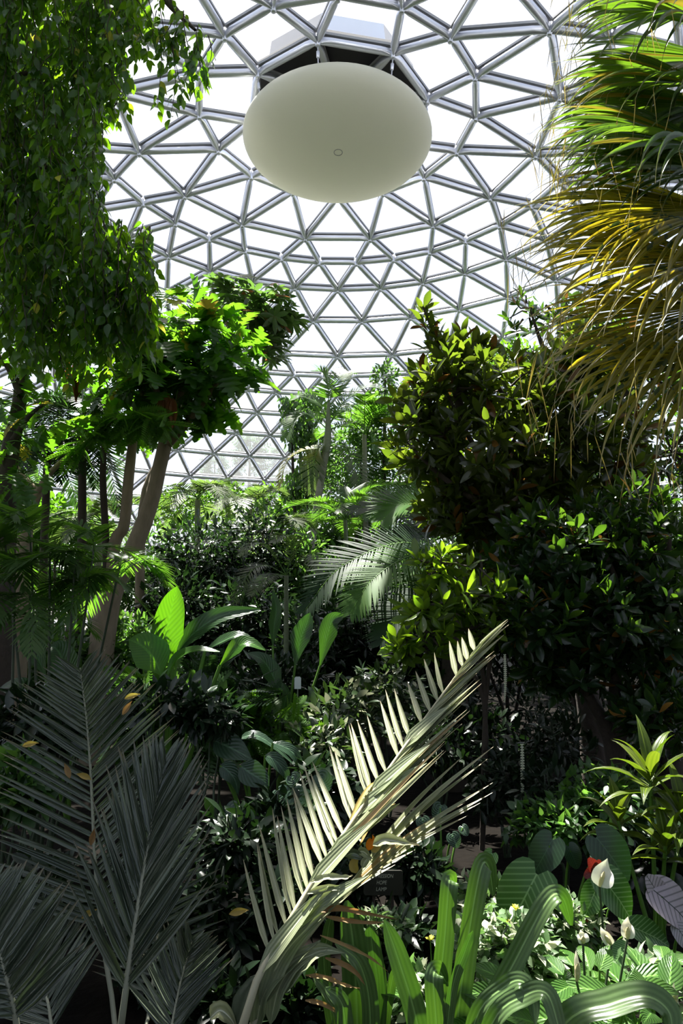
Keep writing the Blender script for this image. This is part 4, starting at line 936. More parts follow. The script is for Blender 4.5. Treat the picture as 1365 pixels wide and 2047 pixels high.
def lit_shrub():
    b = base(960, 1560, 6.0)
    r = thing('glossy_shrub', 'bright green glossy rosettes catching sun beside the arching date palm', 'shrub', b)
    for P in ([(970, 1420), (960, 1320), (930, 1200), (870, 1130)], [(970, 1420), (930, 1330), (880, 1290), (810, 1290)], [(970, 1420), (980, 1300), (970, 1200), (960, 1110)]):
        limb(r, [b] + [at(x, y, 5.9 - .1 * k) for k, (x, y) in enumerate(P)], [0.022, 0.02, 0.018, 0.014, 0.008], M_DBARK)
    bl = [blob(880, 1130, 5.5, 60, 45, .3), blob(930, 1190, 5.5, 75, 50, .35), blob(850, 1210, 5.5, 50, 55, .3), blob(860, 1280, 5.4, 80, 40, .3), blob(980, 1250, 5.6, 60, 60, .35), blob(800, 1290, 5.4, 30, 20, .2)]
    P, O = scatter(bl, 115, 0.3); rosettes(r, P, O, 0.145, leafmat('sunlit_glossy_leaf', (0.045, 0.09, 0.012), (0.09, 0.14, 0.02), (0.36, 0.56, 0.02), 0.38, 0.24), 300, bl)  # lighter copy of the glossy leaf; sunlight is put into its colour
lit_shrub()

# ------------------------------------------------------------------ right: fan palm
def fan_palm():
    b = base(1620, 1400, 4.9); crown = at(1560, 480, 4.9)
    r = thing('fan_palm', 'fan palm with yellowing pleated fans and thread-like hanging tips', 'palm', b)
    limb(r, [b, (b + crown) / 2, crown], [0.16, 0.15, 0.14], M_DBARK, 'trunk', 14, 10)
    for hx, hy, d, tx, ty, R, spread, mat, n, g in (
            (1425, 175, 4.6, 1180, 150, 0.95, 1.15, M_FAN, 34, 1.7),
            (1440, 60, 4.4, 1290, 20, 0.9, 1.2, M_FAN, 30, 1.6),
            (1430, 300, 4.3, 1250, 270, 1.0, 1.1, M_FAN, 32, 1.9),
            (1440, 420, 4.5, 1130, 470, 1.15, 1.0, M_FANY, 38, 1.9),
            (1425, 520, 4.3, 1190, 560, 1.0, 1.0, M_FANY, 32, 2.0),
            (1430, 610, 4.2, 1140, 720, 0.98, 0.8, M_FANY, 38, 2.2),
            (1430, 700, 4.1, 1240, 790, 0.85, 0.9, M_FANY, 30, 2.2),
            (1450, 350, 4.9, 1120, 330, 1.1, 1.1, M_FAN, 34, 1.7),
            (1440, 210, 4.9, 1130, 250, 1.1, 1.0, M_FAN, 34, 1.8), (1450, 120, 5.2, 1190, 160, 1.15, 1.1, M_FAN, 34, 1.8), (1450, 250, 5.2, 1180, 300, 1.2, 1.0, M_FAN, 34, 2.0), (1460, 0, 5.0, 1240, 40, 1.1, 1.1, M_FAN, 30, 1.8)):
        h = at(hx, hy, d); tp = at(tx, ty, d - 0.15); mid = nrm(tp - h); side = nrm(np.cross(mid, nrm(np.array([0.15, -0.75, 0.75]))))
        nrm_ = np.cross(side, mid); a = np.linspace(-spread, spread, n)
        D = mid * np.cos(a)[:, None] + side * np.sin(a)[:, None] + nrm_ * (0.10 * np.abs(a)[:, None]) + nrm_ * 0.05 * np.where(np.arange(n) % 2, 1, -1)[:, None]
        Ls = R * (1 - 0.12 * np.abs(a)) * U(0.92, 1.08, n)
        V, F, t = strips(np.tile(h, (n, 1)), D, nrm_ + U(-.25, .25, (n, 3)), Ls * 1.35, 2 * spread * R * 0.62 / n * 1.3, 18, 2, 4.6 * g * U(0.3, 1.5, n), 3.0, 0.5, 'fan', None, 0.3)
        f = limb(r, [crown - UP * 0.1, (crown + h) / 2 + UP * 0.12, h, h + mid * R * 0.35], [0.022, 0.016, 0.012, 0.005], M_STALK, 'fan_stalk')
        for k in range(n): link('fan_segment', mk('fan_segment', V[k] - b, F, mat, t=t), f)
        m = 16; k = rng.integers(3, n - 3, m); tip = V[k, -2]; 
        Vt, Ft, tt = strips(tip, np.stack([U(-.3, .3, m), U(-.3, .3, m), np.full(m, -1.0)], -1), [0, -1, 0], U(0.1, 0.4, m), 0.006, 5, 1, 0.2, 1, 0, 'leaflet')
        Vj, Fj, tj = join_strips(Vt, Ft, tt); link('hanging_thread', mk('hanging_thread', Vj - b, Fj, M_DRYY), f, kind='stuff')
fan_palm()

# ------------------------------------------------------------------ low planting in the middle distance
def small_leaf_plant(px, py, d, rx, ry, lab, tm, n, size, mat, keep=0, name='leafy_plant', cat='plant', mode='up', shell=0.3, group=None):
    return bush(name, lab, cat, base(px, py + 60, d), [blob(px, py, d, rx, ry), blob(px - rx * .5, py + ry * .5, d, rx * .6, ry * .6), blob(px + rx * .5, py + ry * .5, d, rx * .6, ry * .6)], tm, n, size, mat, M_DSTALK, keep, mode, shell, 0.012, group, 30)
small_leaf_plant(330, 1395, 5.1, 90, 34, 'narrow-leaved green plant in front of the banana plant stems', T_EL, 260, 0.12, M_DSHRUB, 200)
small_leaf_plant(420, 1420, 5.0, 60, 40, 'small shaded plant beside the banana plant stems', T_EL, 300, 0.12, M_DSHRUB, 200)
small_leaf_plant(690, 1420, 6.8, 80, 60, 'cream-marked leafy plant in the shade below the white tag', T_EL, 420, 0.13, M_VARIEG, 300)
small_leaf_plant(770, 1370, 7.2, 70, 50, 'pale-leaved plant in the shade behind the sunlit frond tip', T_EL, 420, 0.12, M_VARIEG, 200)
small_leaf_plant(640, 1490, 6.2, 70, 50, 'dark speckled plant beyond the veined heart leaves', T_EL, 420, 0.11, M_VARIEG, 200)
small_leaf_plant(540, 1450, 6.4, 70, 26, 'fresh green feathery fern clump behind the silvery leaf', T_PIN, 130, 0.26, M_FERN, 130, 'fern', 'fern')
small_leaf_plant(430, 1400, 6.5, 80, 60, 'dark feathery fern beside the banana plant', T_PIN, 160, 0.34, M_DPALM, 100, 'fern', 'fern')
small_leaf_plant(330, 1420, 6.0, 90, 60, 'deep green feathery fern behind the dark slate palm', T_PIN, 170, 0.36, M_SMALL, 100, 'fern', 'fern')
small_leaf_plant(290, 1370, 7.0, 90, 30, 'light green narrow-leaved plant at the foot of the banana plant', T_EL, 260, 0.16, M_FERN, 150)
small_leaf_plant(70, 1440, 5.2, 90, 60, 'shaded broad-leaved plant behind the dark slate palm', T_EL, 420, 0.14, M_DSHRUB, 150)
small_leaf_plant(30, 1560, 4.4, 60, 60, 'low shaded plant beside the dark slate palm fronds', T_OV, 300, 0.12, M_SMALL, 150)
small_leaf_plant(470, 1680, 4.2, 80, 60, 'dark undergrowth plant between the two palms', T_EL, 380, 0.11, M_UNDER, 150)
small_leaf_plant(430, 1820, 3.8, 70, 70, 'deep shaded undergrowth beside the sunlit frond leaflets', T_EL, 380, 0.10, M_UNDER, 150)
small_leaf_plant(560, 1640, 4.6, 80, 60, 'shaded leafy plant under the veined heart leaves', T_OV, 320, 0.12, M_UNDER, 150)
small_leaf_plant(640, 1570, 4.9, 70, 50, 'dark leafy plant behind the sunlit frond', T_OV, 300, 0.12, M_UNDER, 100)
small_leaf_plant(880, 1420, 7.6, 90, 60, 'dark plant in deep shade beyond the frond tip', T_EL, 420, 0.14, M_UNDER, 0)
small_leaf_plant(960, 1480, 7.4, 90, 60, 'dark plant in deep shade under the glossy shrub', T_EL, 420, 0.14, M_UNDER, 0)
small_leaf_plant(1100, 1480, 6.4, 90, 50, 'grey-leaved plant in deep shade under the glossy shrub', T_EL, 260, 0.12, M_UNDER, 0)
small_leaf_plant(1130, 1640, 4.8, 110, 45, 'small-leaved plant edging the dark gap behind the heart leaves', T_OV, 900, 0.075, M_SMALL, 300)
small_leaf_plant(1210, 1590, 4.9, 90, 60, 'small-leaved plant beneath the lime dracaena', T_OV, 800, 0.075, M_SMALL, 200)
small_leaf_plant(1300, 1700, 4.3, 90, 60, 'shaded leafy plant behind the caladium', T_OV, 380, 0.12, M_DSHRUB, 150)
for px, py, d, rx, ry, lab in ((1050, 1420, 8.6, 90, 70, 'dark undergrowth far under the bronze-leaved tree'), (930, 1420, 9.2, 90, 60, 'dark undergrowth far behind the sunlit glossy rosettes'), (1160, 1440, 8.4, 90, 70, 'dark undergrowth behind the glossy shrub stems'), (1280, 1450, 8.0, 90, 90, 'dark undergrowth behind the rubber tree foot'), (590, 2010, 3.0, 70, 40, 'dark undergrowth at the foot of the sunlit palm'), (420, 2000, 3.1, 80, 50, 'dark undergrowth between the two palm bases'), (800, 1880, 3.6, 60, 50, 'shaded undergrowth behind the strap leaf tips'), (570, 1790, 3.9, 70, 50, 'dark undergrowth under the sunlit frond leaflets'), (330, 1900, 3.6, 80, 70, 'dark undergrowth behind the slate palm base'), (90, 1800, 3.6, 90, 80, 'dark undergrowth behind the outer slate frond'), (1010, 1560, 5.8, 70, 70, 'shade-darkened undergrowth under the glossy shrub stems'), (830, 1730, 4.5, 60, 50, 'dark undergrowth beside the plaque'), (700, 1740, 4.4, 60, 60, 'dark undergrowth behind the plaque'), (870, 1480, 6.6, 80, 60, 'dark undergrowth below the sunlit glossy rosettes'), (1090, 1580, 5.4, 70, 60, 'dark undergrowth behind the shaded elephant ears')):
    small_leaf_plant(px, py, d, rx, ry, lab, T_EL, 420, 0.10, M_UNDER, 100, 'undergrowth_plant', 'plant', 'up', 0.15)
def heart_plant(b, lab, leaves, mat=M_ALOC, name='elephant_ear', sr=0.008):
    """leaves: stalk-end pixel, tip pixel, distance, width factor, blade normal"""
    r = thing(name, lab, 'plant', b); tmw = {}
    for (ax, ay), (tx, ty), d, wf, nh in leaves:
        A, T = at(ax, ay, d), at(tx, ty, d - 0.03); L = np.linalg.norm(T - A)
        if wf not in tmw: h = heart(wf); tmw[wf] = mk('leaf', h[0], h[1], mat, t=h[2])
        M = frames([A], [T - A], [nrm(nh)], [L])[0]; M[:3, 3] -= L0(r)
        lf = link('leaf', tmw[wf], r, Matrix(M.tolist()))
        g = L0(r) + [U(-.04, .04), U(-.04, .04), 0]; stalk(r, [g, (g + A) / 2 + [0, 0.02, 0.10], A], sr, sr * 0.6)
    return r
def philodendron():
    b = base(520, 1720, 5.0)
    r = thing('philodendron', 'philodendron with a broad silvery leaf and drooping dark blue-green leaves', 'plant', b)
    for pts, d, W, nh in (([(428, 1480), (450, 1490), (480, 1505), (505, 1520)], 5.0, 60, [0, -.9, .8]), ([(480, 1530), (500, 1545), (525, 1560), (538, 1572)], 4.9, 52, [.1, -1, .5]),
                          ([(480, 1475), (510, 1470), (545, 1490), (600, 1540)], 5.1, 24, [.2, -.6, .9]), ([(530, 1510), (550, 1520), (570, 1545), (580, 1570)], 4.95, 30, [.3, -1, .6]),
                          ([(545, 1485), (580, 1500), (600, 1530), (608, 1560)], 5.0, 26, [.5, -.8, .6]), ([(440, 1530), (455, 1540), (470, 1560), (476, 1590)], 4.9, 36, [0, -1, .5])):
        px_blade(r, pts, d, W, M_PHIL, nh=nh, fold=0.10, prof='ovate'); q = at(*pts[0], d); stalk(r, [b, (b + q) / 2 + [0, 0, .1], q], 0.012, 0.008)
philodendron()
heart_plant(base(570, 1730, 4.7), 'begonia-like plant with scalloped veined leaves behind the sunlit frond',
    [((560, 1585), (580, 1610), 4.7, .95, [0, -.8, .7]), ((545, 1612), (520, 1640), 4.6, .95, [0, -.6, .9]), ((590, 1590), (610, 1625), 4.7, .9, [.2, -1, .5]), ((600, 1600), (625, 1640), 4.6, .95, [0, -.9, .6]), ((640, 1555), (660, 1580), 4.7, .95, [0, -.9, .4]), ((470, 1615), (450, 1640), 4.6, .95, [0, -.6, .9]), ((585, 1555), (600, 1575), 4.8, .95, [0, -1, .4])], M_PHIL, 'begonia')
heart_plant(base(900, 1850, 4.6), 'climbing plant with small heart leaves in the dark gap',
    [((905, 1672), (915, 1695), 4.6, .95, [0, -1, .3]), ((845, 1640), (850, 1665), 4.6, .95, [0, -1, .3]), ((925, 1655), (935, 1670), 4.7, .9, [0, -1, .3]), ((880, 1615), (870, 1640), 4.8, .9, [0, -1, .3])], M_PHIL, 'climber')

# ------------------------------------------------------------------ foreground: two young palms
def slate_palm():
    b = base(215, 2300, 2.75); FC = np.array([0.0, -0.8, 0.6])
    r = thing('slate_palm', 'dark slate-green palm with stiff feather fronds in the shade', 'palm', b)
    limb(r, [b, b + [0, .01, .04], b + [0, .02, .09]], [0.07, 0.06, 0.05], M_DBARK, 'trunk', 8, 9)
    c = b + np.array([0, .02, .06])
    f1 = [(232, 2060), (205, 1880), (190, 1730), (182, 1560), (173, 1440), (160, 1335)]
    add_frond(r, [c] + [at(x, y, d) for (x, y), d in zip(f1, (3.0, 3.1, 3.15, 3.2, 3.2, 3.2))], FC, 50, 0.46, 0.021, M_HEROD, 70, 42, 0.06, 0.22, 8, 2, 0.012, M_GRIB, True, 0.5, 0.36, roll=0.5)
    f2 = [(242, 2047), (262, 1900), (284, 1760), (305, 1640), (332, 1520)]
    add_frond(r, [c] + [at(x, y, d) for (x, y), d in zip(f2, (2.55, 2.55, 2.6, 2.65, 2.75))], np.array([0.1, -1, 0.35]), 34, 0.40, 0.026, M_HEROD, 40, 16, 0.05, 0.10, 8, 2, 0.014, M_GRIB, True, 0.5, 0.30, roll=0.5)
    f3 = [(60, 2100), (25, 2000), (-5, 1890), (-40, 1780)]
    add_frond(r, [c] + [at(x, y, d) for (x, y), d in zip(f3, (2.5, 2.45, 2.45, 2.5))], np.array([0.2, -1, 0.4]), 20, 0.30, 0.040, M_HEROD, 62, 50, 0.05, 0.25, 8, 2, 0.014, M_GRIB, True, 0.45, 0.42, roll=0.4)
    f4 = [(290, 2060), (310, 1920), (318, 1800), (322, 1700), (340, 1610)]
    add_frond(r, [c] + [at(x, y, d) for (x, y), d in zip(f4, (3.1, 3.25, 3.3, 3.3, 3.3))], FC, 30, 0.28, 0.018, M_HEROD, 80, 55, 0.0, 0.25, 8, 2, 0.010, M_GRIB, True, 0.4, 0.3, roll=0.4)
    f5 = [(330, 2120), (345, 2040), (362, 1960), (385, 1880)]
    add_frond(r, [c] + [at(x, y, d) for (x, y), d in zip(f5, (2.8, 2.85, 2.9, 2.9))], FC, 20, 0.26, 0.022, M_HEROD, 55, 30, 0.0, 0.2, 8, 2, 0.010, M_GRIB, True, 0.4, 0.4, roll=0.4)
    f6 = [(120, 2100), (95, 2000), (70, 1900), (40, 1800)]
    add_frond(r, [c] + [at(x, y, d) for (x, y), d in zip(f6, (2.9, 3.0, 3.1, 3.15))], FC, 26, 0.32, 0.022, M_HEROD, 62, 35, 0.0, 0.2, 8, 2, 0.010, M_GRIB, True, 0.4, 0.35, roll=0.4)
slate_palm()
def sun_palm():
    b = base(430, 2330, 2.7)
    r = thing('sunlit_palm', 'young palm with a sunlit grey-green frond leaning across the garden', 'palm', b)
    limb(r, [b, b + [.01, 0, .15], b + [.03, 0, .2]], [0.06, 0.05, 0.035], M_DBARK, 'trunk', 8, 9)
    c = b + np.array([0.03, 0, .16])
    path = [(478, 2075), (520, 1945), (575, 1850), (640, 1742), (705, 1642), (790, 1520), (880, 1395), (962, 1285)]
    dd = (2.55, 2.6, 2.65, 2.7, 2.8, 2.9, 3.0, 3.05)
    R = [c] + [at(x, y, d) for (x, y), d in zip(path, dd)]
    nh = np.array([-0.32, -0.45, 0.84])
    b_ = L0(r)
    # upper side: stiff leaflets standing off the rib, then the forward-folded side
    f = add_frond(r, R, nh, 31, 0.40, 0.026, M_HERO, 62, 50, 0.10, 0.05, 9, 2, 0.017, M_RIB, True, 0.42, 0.30, (-1,), jit=0.05, roll=0.3)
    outs, _ = frond_mesh(R, nh, 40, 0.62, 0.022, 19, 9, -0.03, 0.10, 10, 2, 0.4, 0.01, 0.47, (1,), 0.06, roll=0.4)
    for V, F, t in outs:
        for k in range(len(V)): link('leaflet', mk('leaflet', V[k] - b_, F, M_HERO, t=t), f)
    outs, _ = frond_mesh(R, nh, 9, 0.34, 0.07, 30, 18, 0.05, 0.35, 10, 4, 0.2, 0.01, 0.24, (1,), 0.12)
    for V, F, t in outs:
        for k in range(7): link('leaflet', mk('leaflet', V[k] - b_, F, M_HERO2, t=t), f)
    # second, folded frond
    path = [(500, 2060), (560, 1945), (640, 1840), (720, 1745), (800, 1670)]
    R2 = [c] + [at(x, y, d) for (x, y), d in zip(path, (2.62, 2.7, 2.75, 2.85, 2.9))]
    f2 = link('frond', mk('frond', tube(spline(R2, 16) - b_, np.linspace(0.016, 0.005, 16), 6)[0], tube(spline(R2, 16) - b_, 0.01, 6)[1], M_RIB), r)
    for (x0, y0), (x1, y1), w_, g, m in (((690, 1790), (985, 1562), 13, .03, M_HERO), ((680, 1795), (985, 1580), 13, .05, M_HERO), ((670, 1800), (960, 1600), 13, .06, M_HERO), ((700, 1775), (930, 1600), 12, .05, M_HERO), ((720, 1745), (925, 1512), 13, 0, M_HERO), ((715, 1750), (987, 1492), 15, 0, M_HERO),
                                         ((700, 1770), (975, 1515), 13, .02, M_HERO), ((660, 1815), (935, 1625), 13, .06, M_HERO), ((650, 1825), (900, 1640), 13, .08, M_HERO), ((640, 1835), (860, 1655), 14, .1, M_HERO), ((620, 1860), (830, 1690), 14, .1, M_HERO), ((600, 1880), (790, 1720), 14, .1, M_HERO), ((720, 1690), (790, 1590), 9, .2, M_DRYY), ((700, 1640), (770, 1540), 8, .2, M_DRYY)):
        A, B = at(x0, y0, 2.78), at(x1, y1, 2.92); W = w_ * 2.8 / F_PX * 1.15
        V, F, t = ribbon([A, (A + B) / 2 + UP * 0.02, B - UP * g * 0.15], W, [-0.3 + U(-.35, .35), -0.5, 0.8], 10, 2, 0.4, 'leaflet'); link('leaflet', mk('leaflet', V - b_, F, m, t=t), f2)
    # broad crumpled leaflets by the base and dry leaflets sticking out sideways
    for pts, W, m in (([(520, 2010), (560, 1920), (610, 1860), (690, 1790)], 46, M_HERO2), ([(510, 2060), (530, 1980), (580, 1930), (640, 1880)], 50, M_HERO2), ([(540, 2047), (560, 1970), (600, 1920), (660, 1895)], 44, M_HERO2), ([(480, 2100), (490, 2020), (510, 1970), (535, 1950)], 52, M_HEROD), ([(560, 1990), (600, 1930), (640, 1900), (690, 1905)], 44, M_HERO2), ([(600, 1850), (640, 1800), (680, 1780), (720, 1760)], 34, M_HERO2),
                      ([(745, 1690), (770, 1680), (800, 1684), (838, 1690)], 26, M_HERO), ([(640, 1822), (680, 1815), (730, 1825), (795, 1838)], 13, M_DRY), ([(650, 1832), (690, 1840), (740, 1845), (780, 1842)], 10, M_DRY), ([(640, 1870), (690, 1890), (740, 1915), (775, 1942)], 8, M_DRY), ([(650, 1915), (690, 1930), (715, 1948), (730, 1970)], 12, M_DRY),
                      ([(610, 1950), (650, 1955), (690, 1970), (720, 1976)], 10, M_DRY), ([(610, 2000), (640, 2005), (670, 2020), (700, 2040)], 10, M_DRY), ([(420, 2035), (440, 2020), (460, 2035), (475, 2060)], 34, M_HERO), ([(620, 1765), (655, 1755), (690, 1755), (705, 1750)], 16, M_HERO), ([(615, 1785), (650, 1776), (680, 1775), (700, 1770)], 15, M_HERO)):
        V, F, t = ribbon([at(x, y, 2.62) for x, y in pts], W * 2.2 / F_PX, [-0.2 + U(-.5, .5), -0.8, 0.6 + U(-.4, .4)], 12, 4, 0.35, 'ovate' if W > 20 else 'leaflet', 0.004); link('leaflet', mk('leaflet', V - b_, F, m, t=t), f2)
sun_palm()
for k, (px, py, d, ang, m, lab) in enumerate((
        (265, 1392, 3.12, .3, M_DRYY, 'yellow fallen leaf caught high on the dark slate frond'), (255, 1415, 3.12, 1.0, M_DRY, 'brown curled leaf caught just under the yellow one'), (62, 1488, 3.05, .2, M_DRYY, 'yellow fallen leaf near the outer tips of the slate frond'),
        (135, 1540, 3.08, 2.0, M_DRY, 'thin dry leaf lying across the slate frond leaflets'), (168, 1552, 3.05, 2.8, M_DRYY, 'dry yellow leaf resting beside the slate frond rib'), (186, 1672, 3.02, 1.4, M_DRY, 'brown curled leaf stuck at the lower rib of the slate frond'), (180, 1825, 2.9, .5, M_DRYY, 'yellow leaf caught low between the slate fronds'), (478, 1822, 2.6, .2, M_DRYY, 'small yellow leaf on the sunlit frond leaflets'))):
    c = at(px, py, d); r_ = 0.034
    V, F, t = ribbon([c + r_ * np.array([math.cos(ang) * s, -0.15 * s * s, math.sin(ang) * s]) for s in (-1, -.3, .4, 1)], 0.024, [0.2, -1, .4], 8, 4, 0.5, 'lance', 0.004)
    o = link('fallen_leaf', mk('fallen_leaf', V - c, F, m, t=t)); o.location = c; o['label'] = lab; o['category'] = 'leaf'; o['group'] = 'fallen leaves caught in the palms'
def withered():
    c = at(725, 1715, 2.72); r = thing('withered_flower', 'withered flower head with an orange petal lodged on the folded frond', 'flower', c)
    for pts, W, m in (([(735, 1700), (742, 1685), (748, 1680), (744, 1668)], 16, M_PINK), ([(742, 1702), (752, 1695), (758, 1685), (755, 1675)], 14, M_DRYY), ([(690, 1712), (705, 1706), (720, 1712), (730, 1722)], 18, M_HEROD), ([(715, 1705), (725, 1702), (735, 1710), (742, 1722)], 16, M_HERO), ([(712, 1745), (708, 1730), (712, 1718), (722, 1712)], 18, M_DRYY), ([(725, 1735), (730, 1722), (738, 1715), (745, 1716)], 14, M_HERO)):
        V, F, t = ribbon([at(x, y, 2.7) for x, y in pts], W * 2.75 / F_PX, [-.2, -1, .3], 8, 4, .4, 'ovate'); link('petal', mk('petal', V - c, F, m, t=t), r)
withered()

# ------------------------------------------------------------------ sign and tag
def sign():
    c = at(766, 1765, 4.1); r = thing('plaque_sign', 'small dark plaque with three lines of pale lettering behind the frond', 'sign', base(766, 1765, 4.1)); b = L0(r)
    w_, h_ = 0.105, 0.062; n_ = nrm([0, -1, .12])
    def slab(name, w, h, zc, t, yo, mat, parent, rad=0.012):
        a = np.linspace(0, PI / 2, 4); pts = []
        for sx, sy, o in ((1, 1, 0), (-1, 1, PI / 2), (-1, -1, PI), (1, -1, 3 * PI / 2)):
            for q in a: pts.append((sx * (w - rad) + rad * math.cos(o + q), sy * (h - rad) + rad * math.sin(o + q)))
        P = np.array(pts); n = len(P); fr = np.stack([P[:, 0], np.full(n, yo), P[:, 1]], -1); bk = fr + [0, t, 0]
        V = np.concatenate([fr, bk]) + zc; i = np.arange(n); j = (i + 1) % n
        return link(name, mk(name, V, [np.stack([i, n + i, n + j, j], -1), np.arange(n)[None], np.arange(n)[None, ::-1] + n], mat, smooth=False), parent)
    z = c - b
    pl = slab('plaque', w_, h_, z, 0.012, 0, M_SIGN, r)
    for s in (-1, 1):
        V, F = tube([[s * 0.05, 0.018, -0.03], [s * 0.05, 0.018, z[2] + 0.03]], 0.008, 8); link('post', mk('post', V, F, M_DBARK), r)
    for k, (txt, wd, dx) in enumerate((('EXPRESSION', 0.118, 0.0), ('HOPE', 0.054, -0.004), ('LAMP', 0.056, -0.006))):
        cu = bpy.data.curves.new('lettering', 'FONT'); cu.body = txt; cu.size = 0.027; cu.align_x = 'CENTER'; cu.extrude = 0.0006; cu.shear = 0.15
        to = bpy.data.objects.new('tmp', cu); COL.objects.link(to)
        bpy.context.view_layer.update(); me = bpy.data.meshes.new_from_object(to.evaluated_get(bpy.context.evaluated_depsgraph_get())); bpy.data.objects.remove(to)
        me.materials.clear(); me.materials.append(M_TEXT); xs = [v.co.x for v in me.vertices]; sx = wd / (max(xs) - min(xs))
        o = link('lettering', me, pl); o.rotation_euler = (PI / 2, 0, 0); o.scale = (sx, 1, 1); o.location = (z[0] + dx - 0.006, z[1] - 0.001, z[2] + 0.026 - 0.033 * k)
sign()
def tag():
    c = at(595, 1365, 7.15); r = thing('plant_tag', 'small white plant tag on a stake among the dark paddle leaves', 'tag', base(595, 1365, 7.15)); z = c - L0(r)
    V, F = tube([[0, 0.012, -0.02], [0, 0.012, z[2]]], 0.006, 6); link('stake', mk('stake', V, F, M_CABLE), r)
    w_, h_ = 0.032, 0.058; q = np.array([[x, y, s] for y in (-.002, .006) for x, s in ((-w_, -h_), (w_, -h_), (w_, h_ - .012), (w_ - .012, h_), (-w_ + .012, h_), (-w_, h_ - .012))]); i = np.arange(6); j = (i + 1) % 6
    link('plate', mk('plate', q + z, [np.stack([i, j, 6 + j, 6 + i], -1), np.arange(6)[None, ::-1], np.arange(6)[None] + 6], M_WHITE, smooth=False), r)
tag()

# ------------------------------------------------------------------ foreground right: straps, heart leaves, lilies, ground cover
def strap_plant(b, lab, leaves, name='crinum_lily'):
    r = thing(name, lab, 'plant', b)
    for pts, d, W, nh in leaves:
        px_blade(r, pts, d, W * 0.85, M_CRIN, nh=nh, prof='blunt' if W < 0 else 'strap', fold=0.13, n=30, cols=6, wav=0.002) if W > 0 else None
    return r
B1 = (900, 2330)
strap_plant(base(*B1, 2.45), 'clump of broad upright strap leaves bent over at their tips', [
    ([(870, 2250), (834, 2047), (800, 1930), (768, 1838)], 2.45, 56, [.3, -1, .3]), ([(885, 2250), (872, 2047), (866, 1955), (876, 1940), (893, 1966)], (2.45, 2.42, 2.42, 2.46, 2.5), 46, [.1, -1, .35]),
    ([(890, 2250), (882, 1980), (890, 1860), (897, 1768), (900, 1760), (902, 1790)], (2.5, 2.5, 2.5, 2.5, 2.54, 2.58), 44, [.1, -1, .3]), ([(905, 2250), (914, 2047), (934, 1885), (960, 1740), (976, 1732), (986, 1790)], (2.5, 2.52, 2.55, 2.58, 2.62, 2.64), 52, [.2, -1, .35]),
    ([(930, 2250), (960, 2060), (1030, 1920), (1095, 1800), (1124, 1795), (1142, 1850)], (2.5, 2.5, 2.48, 2.47, 2.5, 2.53), 48, [-.35, -.8, .6]), ([(915, 2250), (950, 2040), (1010, 1972), (1045, 1962), (1064, 1998), (1070, 2047)], (2.4, 2.35, 2.32, 2.3, 2.28, 2.26), 40, [-.2, -.8, .7]),
    ([(920, 2260), (983, 2047), (1050, 1990), (1092, 1986), (1114, 2045), (1120, 2090)], (2.38, 2.3, 2.28, 2.25, 2.22, 2.2), 44, [-.2, -.8, .7]), ([(1000, 2250), (1126, 2050), (1220, 2008), (1290, 1992), (1335, 2020), (1345, 2070)], (2.35, 2.25, 2.22, 2.2, 2.18, 2.16), 70, [0, -.55, .9]),
    ([(880, 2250), (900, 2000), (930, 1900), (945, 1860)], 2.42, 26, [.3, -1, .2])])
strap_plant(base(700, 2330, 2.75), 'clump of strap leaves half hidden beneath the sunlit frond', [
    ([(720, 2250), (712, 1990), (705, 1880), (692, 1800)], 2.75, 66, [.1, -1, .3]), ([(725, 2250), (740, 2040), (720, 1930), (670, 1885)], 2.7, 44, [.3, -1, .5]), ([(735, 2250), (755, 2000), (745, 1900), (738, 1845)], 2.8, 44, [0, -1, .2]),
    ([(715, 2250), (690, 2060), (660, 1990), (625, 1950)], 2.65, 36, [.2, -1, .6]), ([(710, 2250), (690, 2050), (680, 2000), (650, 1975)], 2.6, 40, [.1, -1, .4]), ([(740, 2250), (770, 2040), (782, 1970), (790, 1930)], 2.8, 24, [.1, -1, .3]), ([(700, 2250), (650, 1950), (655, 1870), (662, 1830)], 2.85, 30, [.1, -1, .3])])
heart_plant(base(1060, 1980, 3.2), 'elephant ear with a large ribbed heart leaf lit behind the arching strap', [
    ((1062, 1768), (1010, 1868), 3.15, .78, [-.25, -1, .45]), ((1020, 1880), (990, 1925), 3.05, .8, [0, -.8, .7]), ((975, 1715), (985, 1735), 3.3, .7, [.2, -1, .4]), ((980, 1712), (962, 1742), 3.3, .7, [.2, -1, .4]), ((1030, 1745), (1015, 1762), 3.3, .8, [0, -.6, .8])])
heart_plant(base(1200, 1960, 3.3), 'elephant ear with a dark glossy heart leaf under the tallest white spathe', [
    ((1212, 1765), (1272, 1836), 3.2, .72, [.25, -1, .5]), ((1190, 1780), (1170, 1830), 3.25, .7, [-.3, -1, .4]), ((1280, 1860), (1345, 1885), 3.1, .8, [.1, -.6, .9]), ((1250, 1900), (1225, 1925), 2.95, .85, [0, -.6, .8]), ((1195, 1770), (1215, 1795), 3.3, .7, [0, -1, .3])])
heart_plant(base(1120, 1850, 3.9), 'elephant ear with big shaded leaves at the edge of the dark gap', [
    ((1098, 1690), (1066, 1748), 3.9, .75, [-.2, -1, .4]), ((1205, 1690), (1268, 1768), 3.8, .72, [.25, -1, .35]), ((1140, 1700), (1158, 1738), 3.9, .75, [.1, -1, .3])], leafmat('shaded_heart_leaf', (0.012, 0.034, 0.014), (0.018, 0.045, 0.018), (0.03, 0.09, 0.015), 0.15, 0.32, veins=((0.05, 0.11, 0.05), 8, 0.7)))  # darker copy of the heart leaf, with shade put into its colour
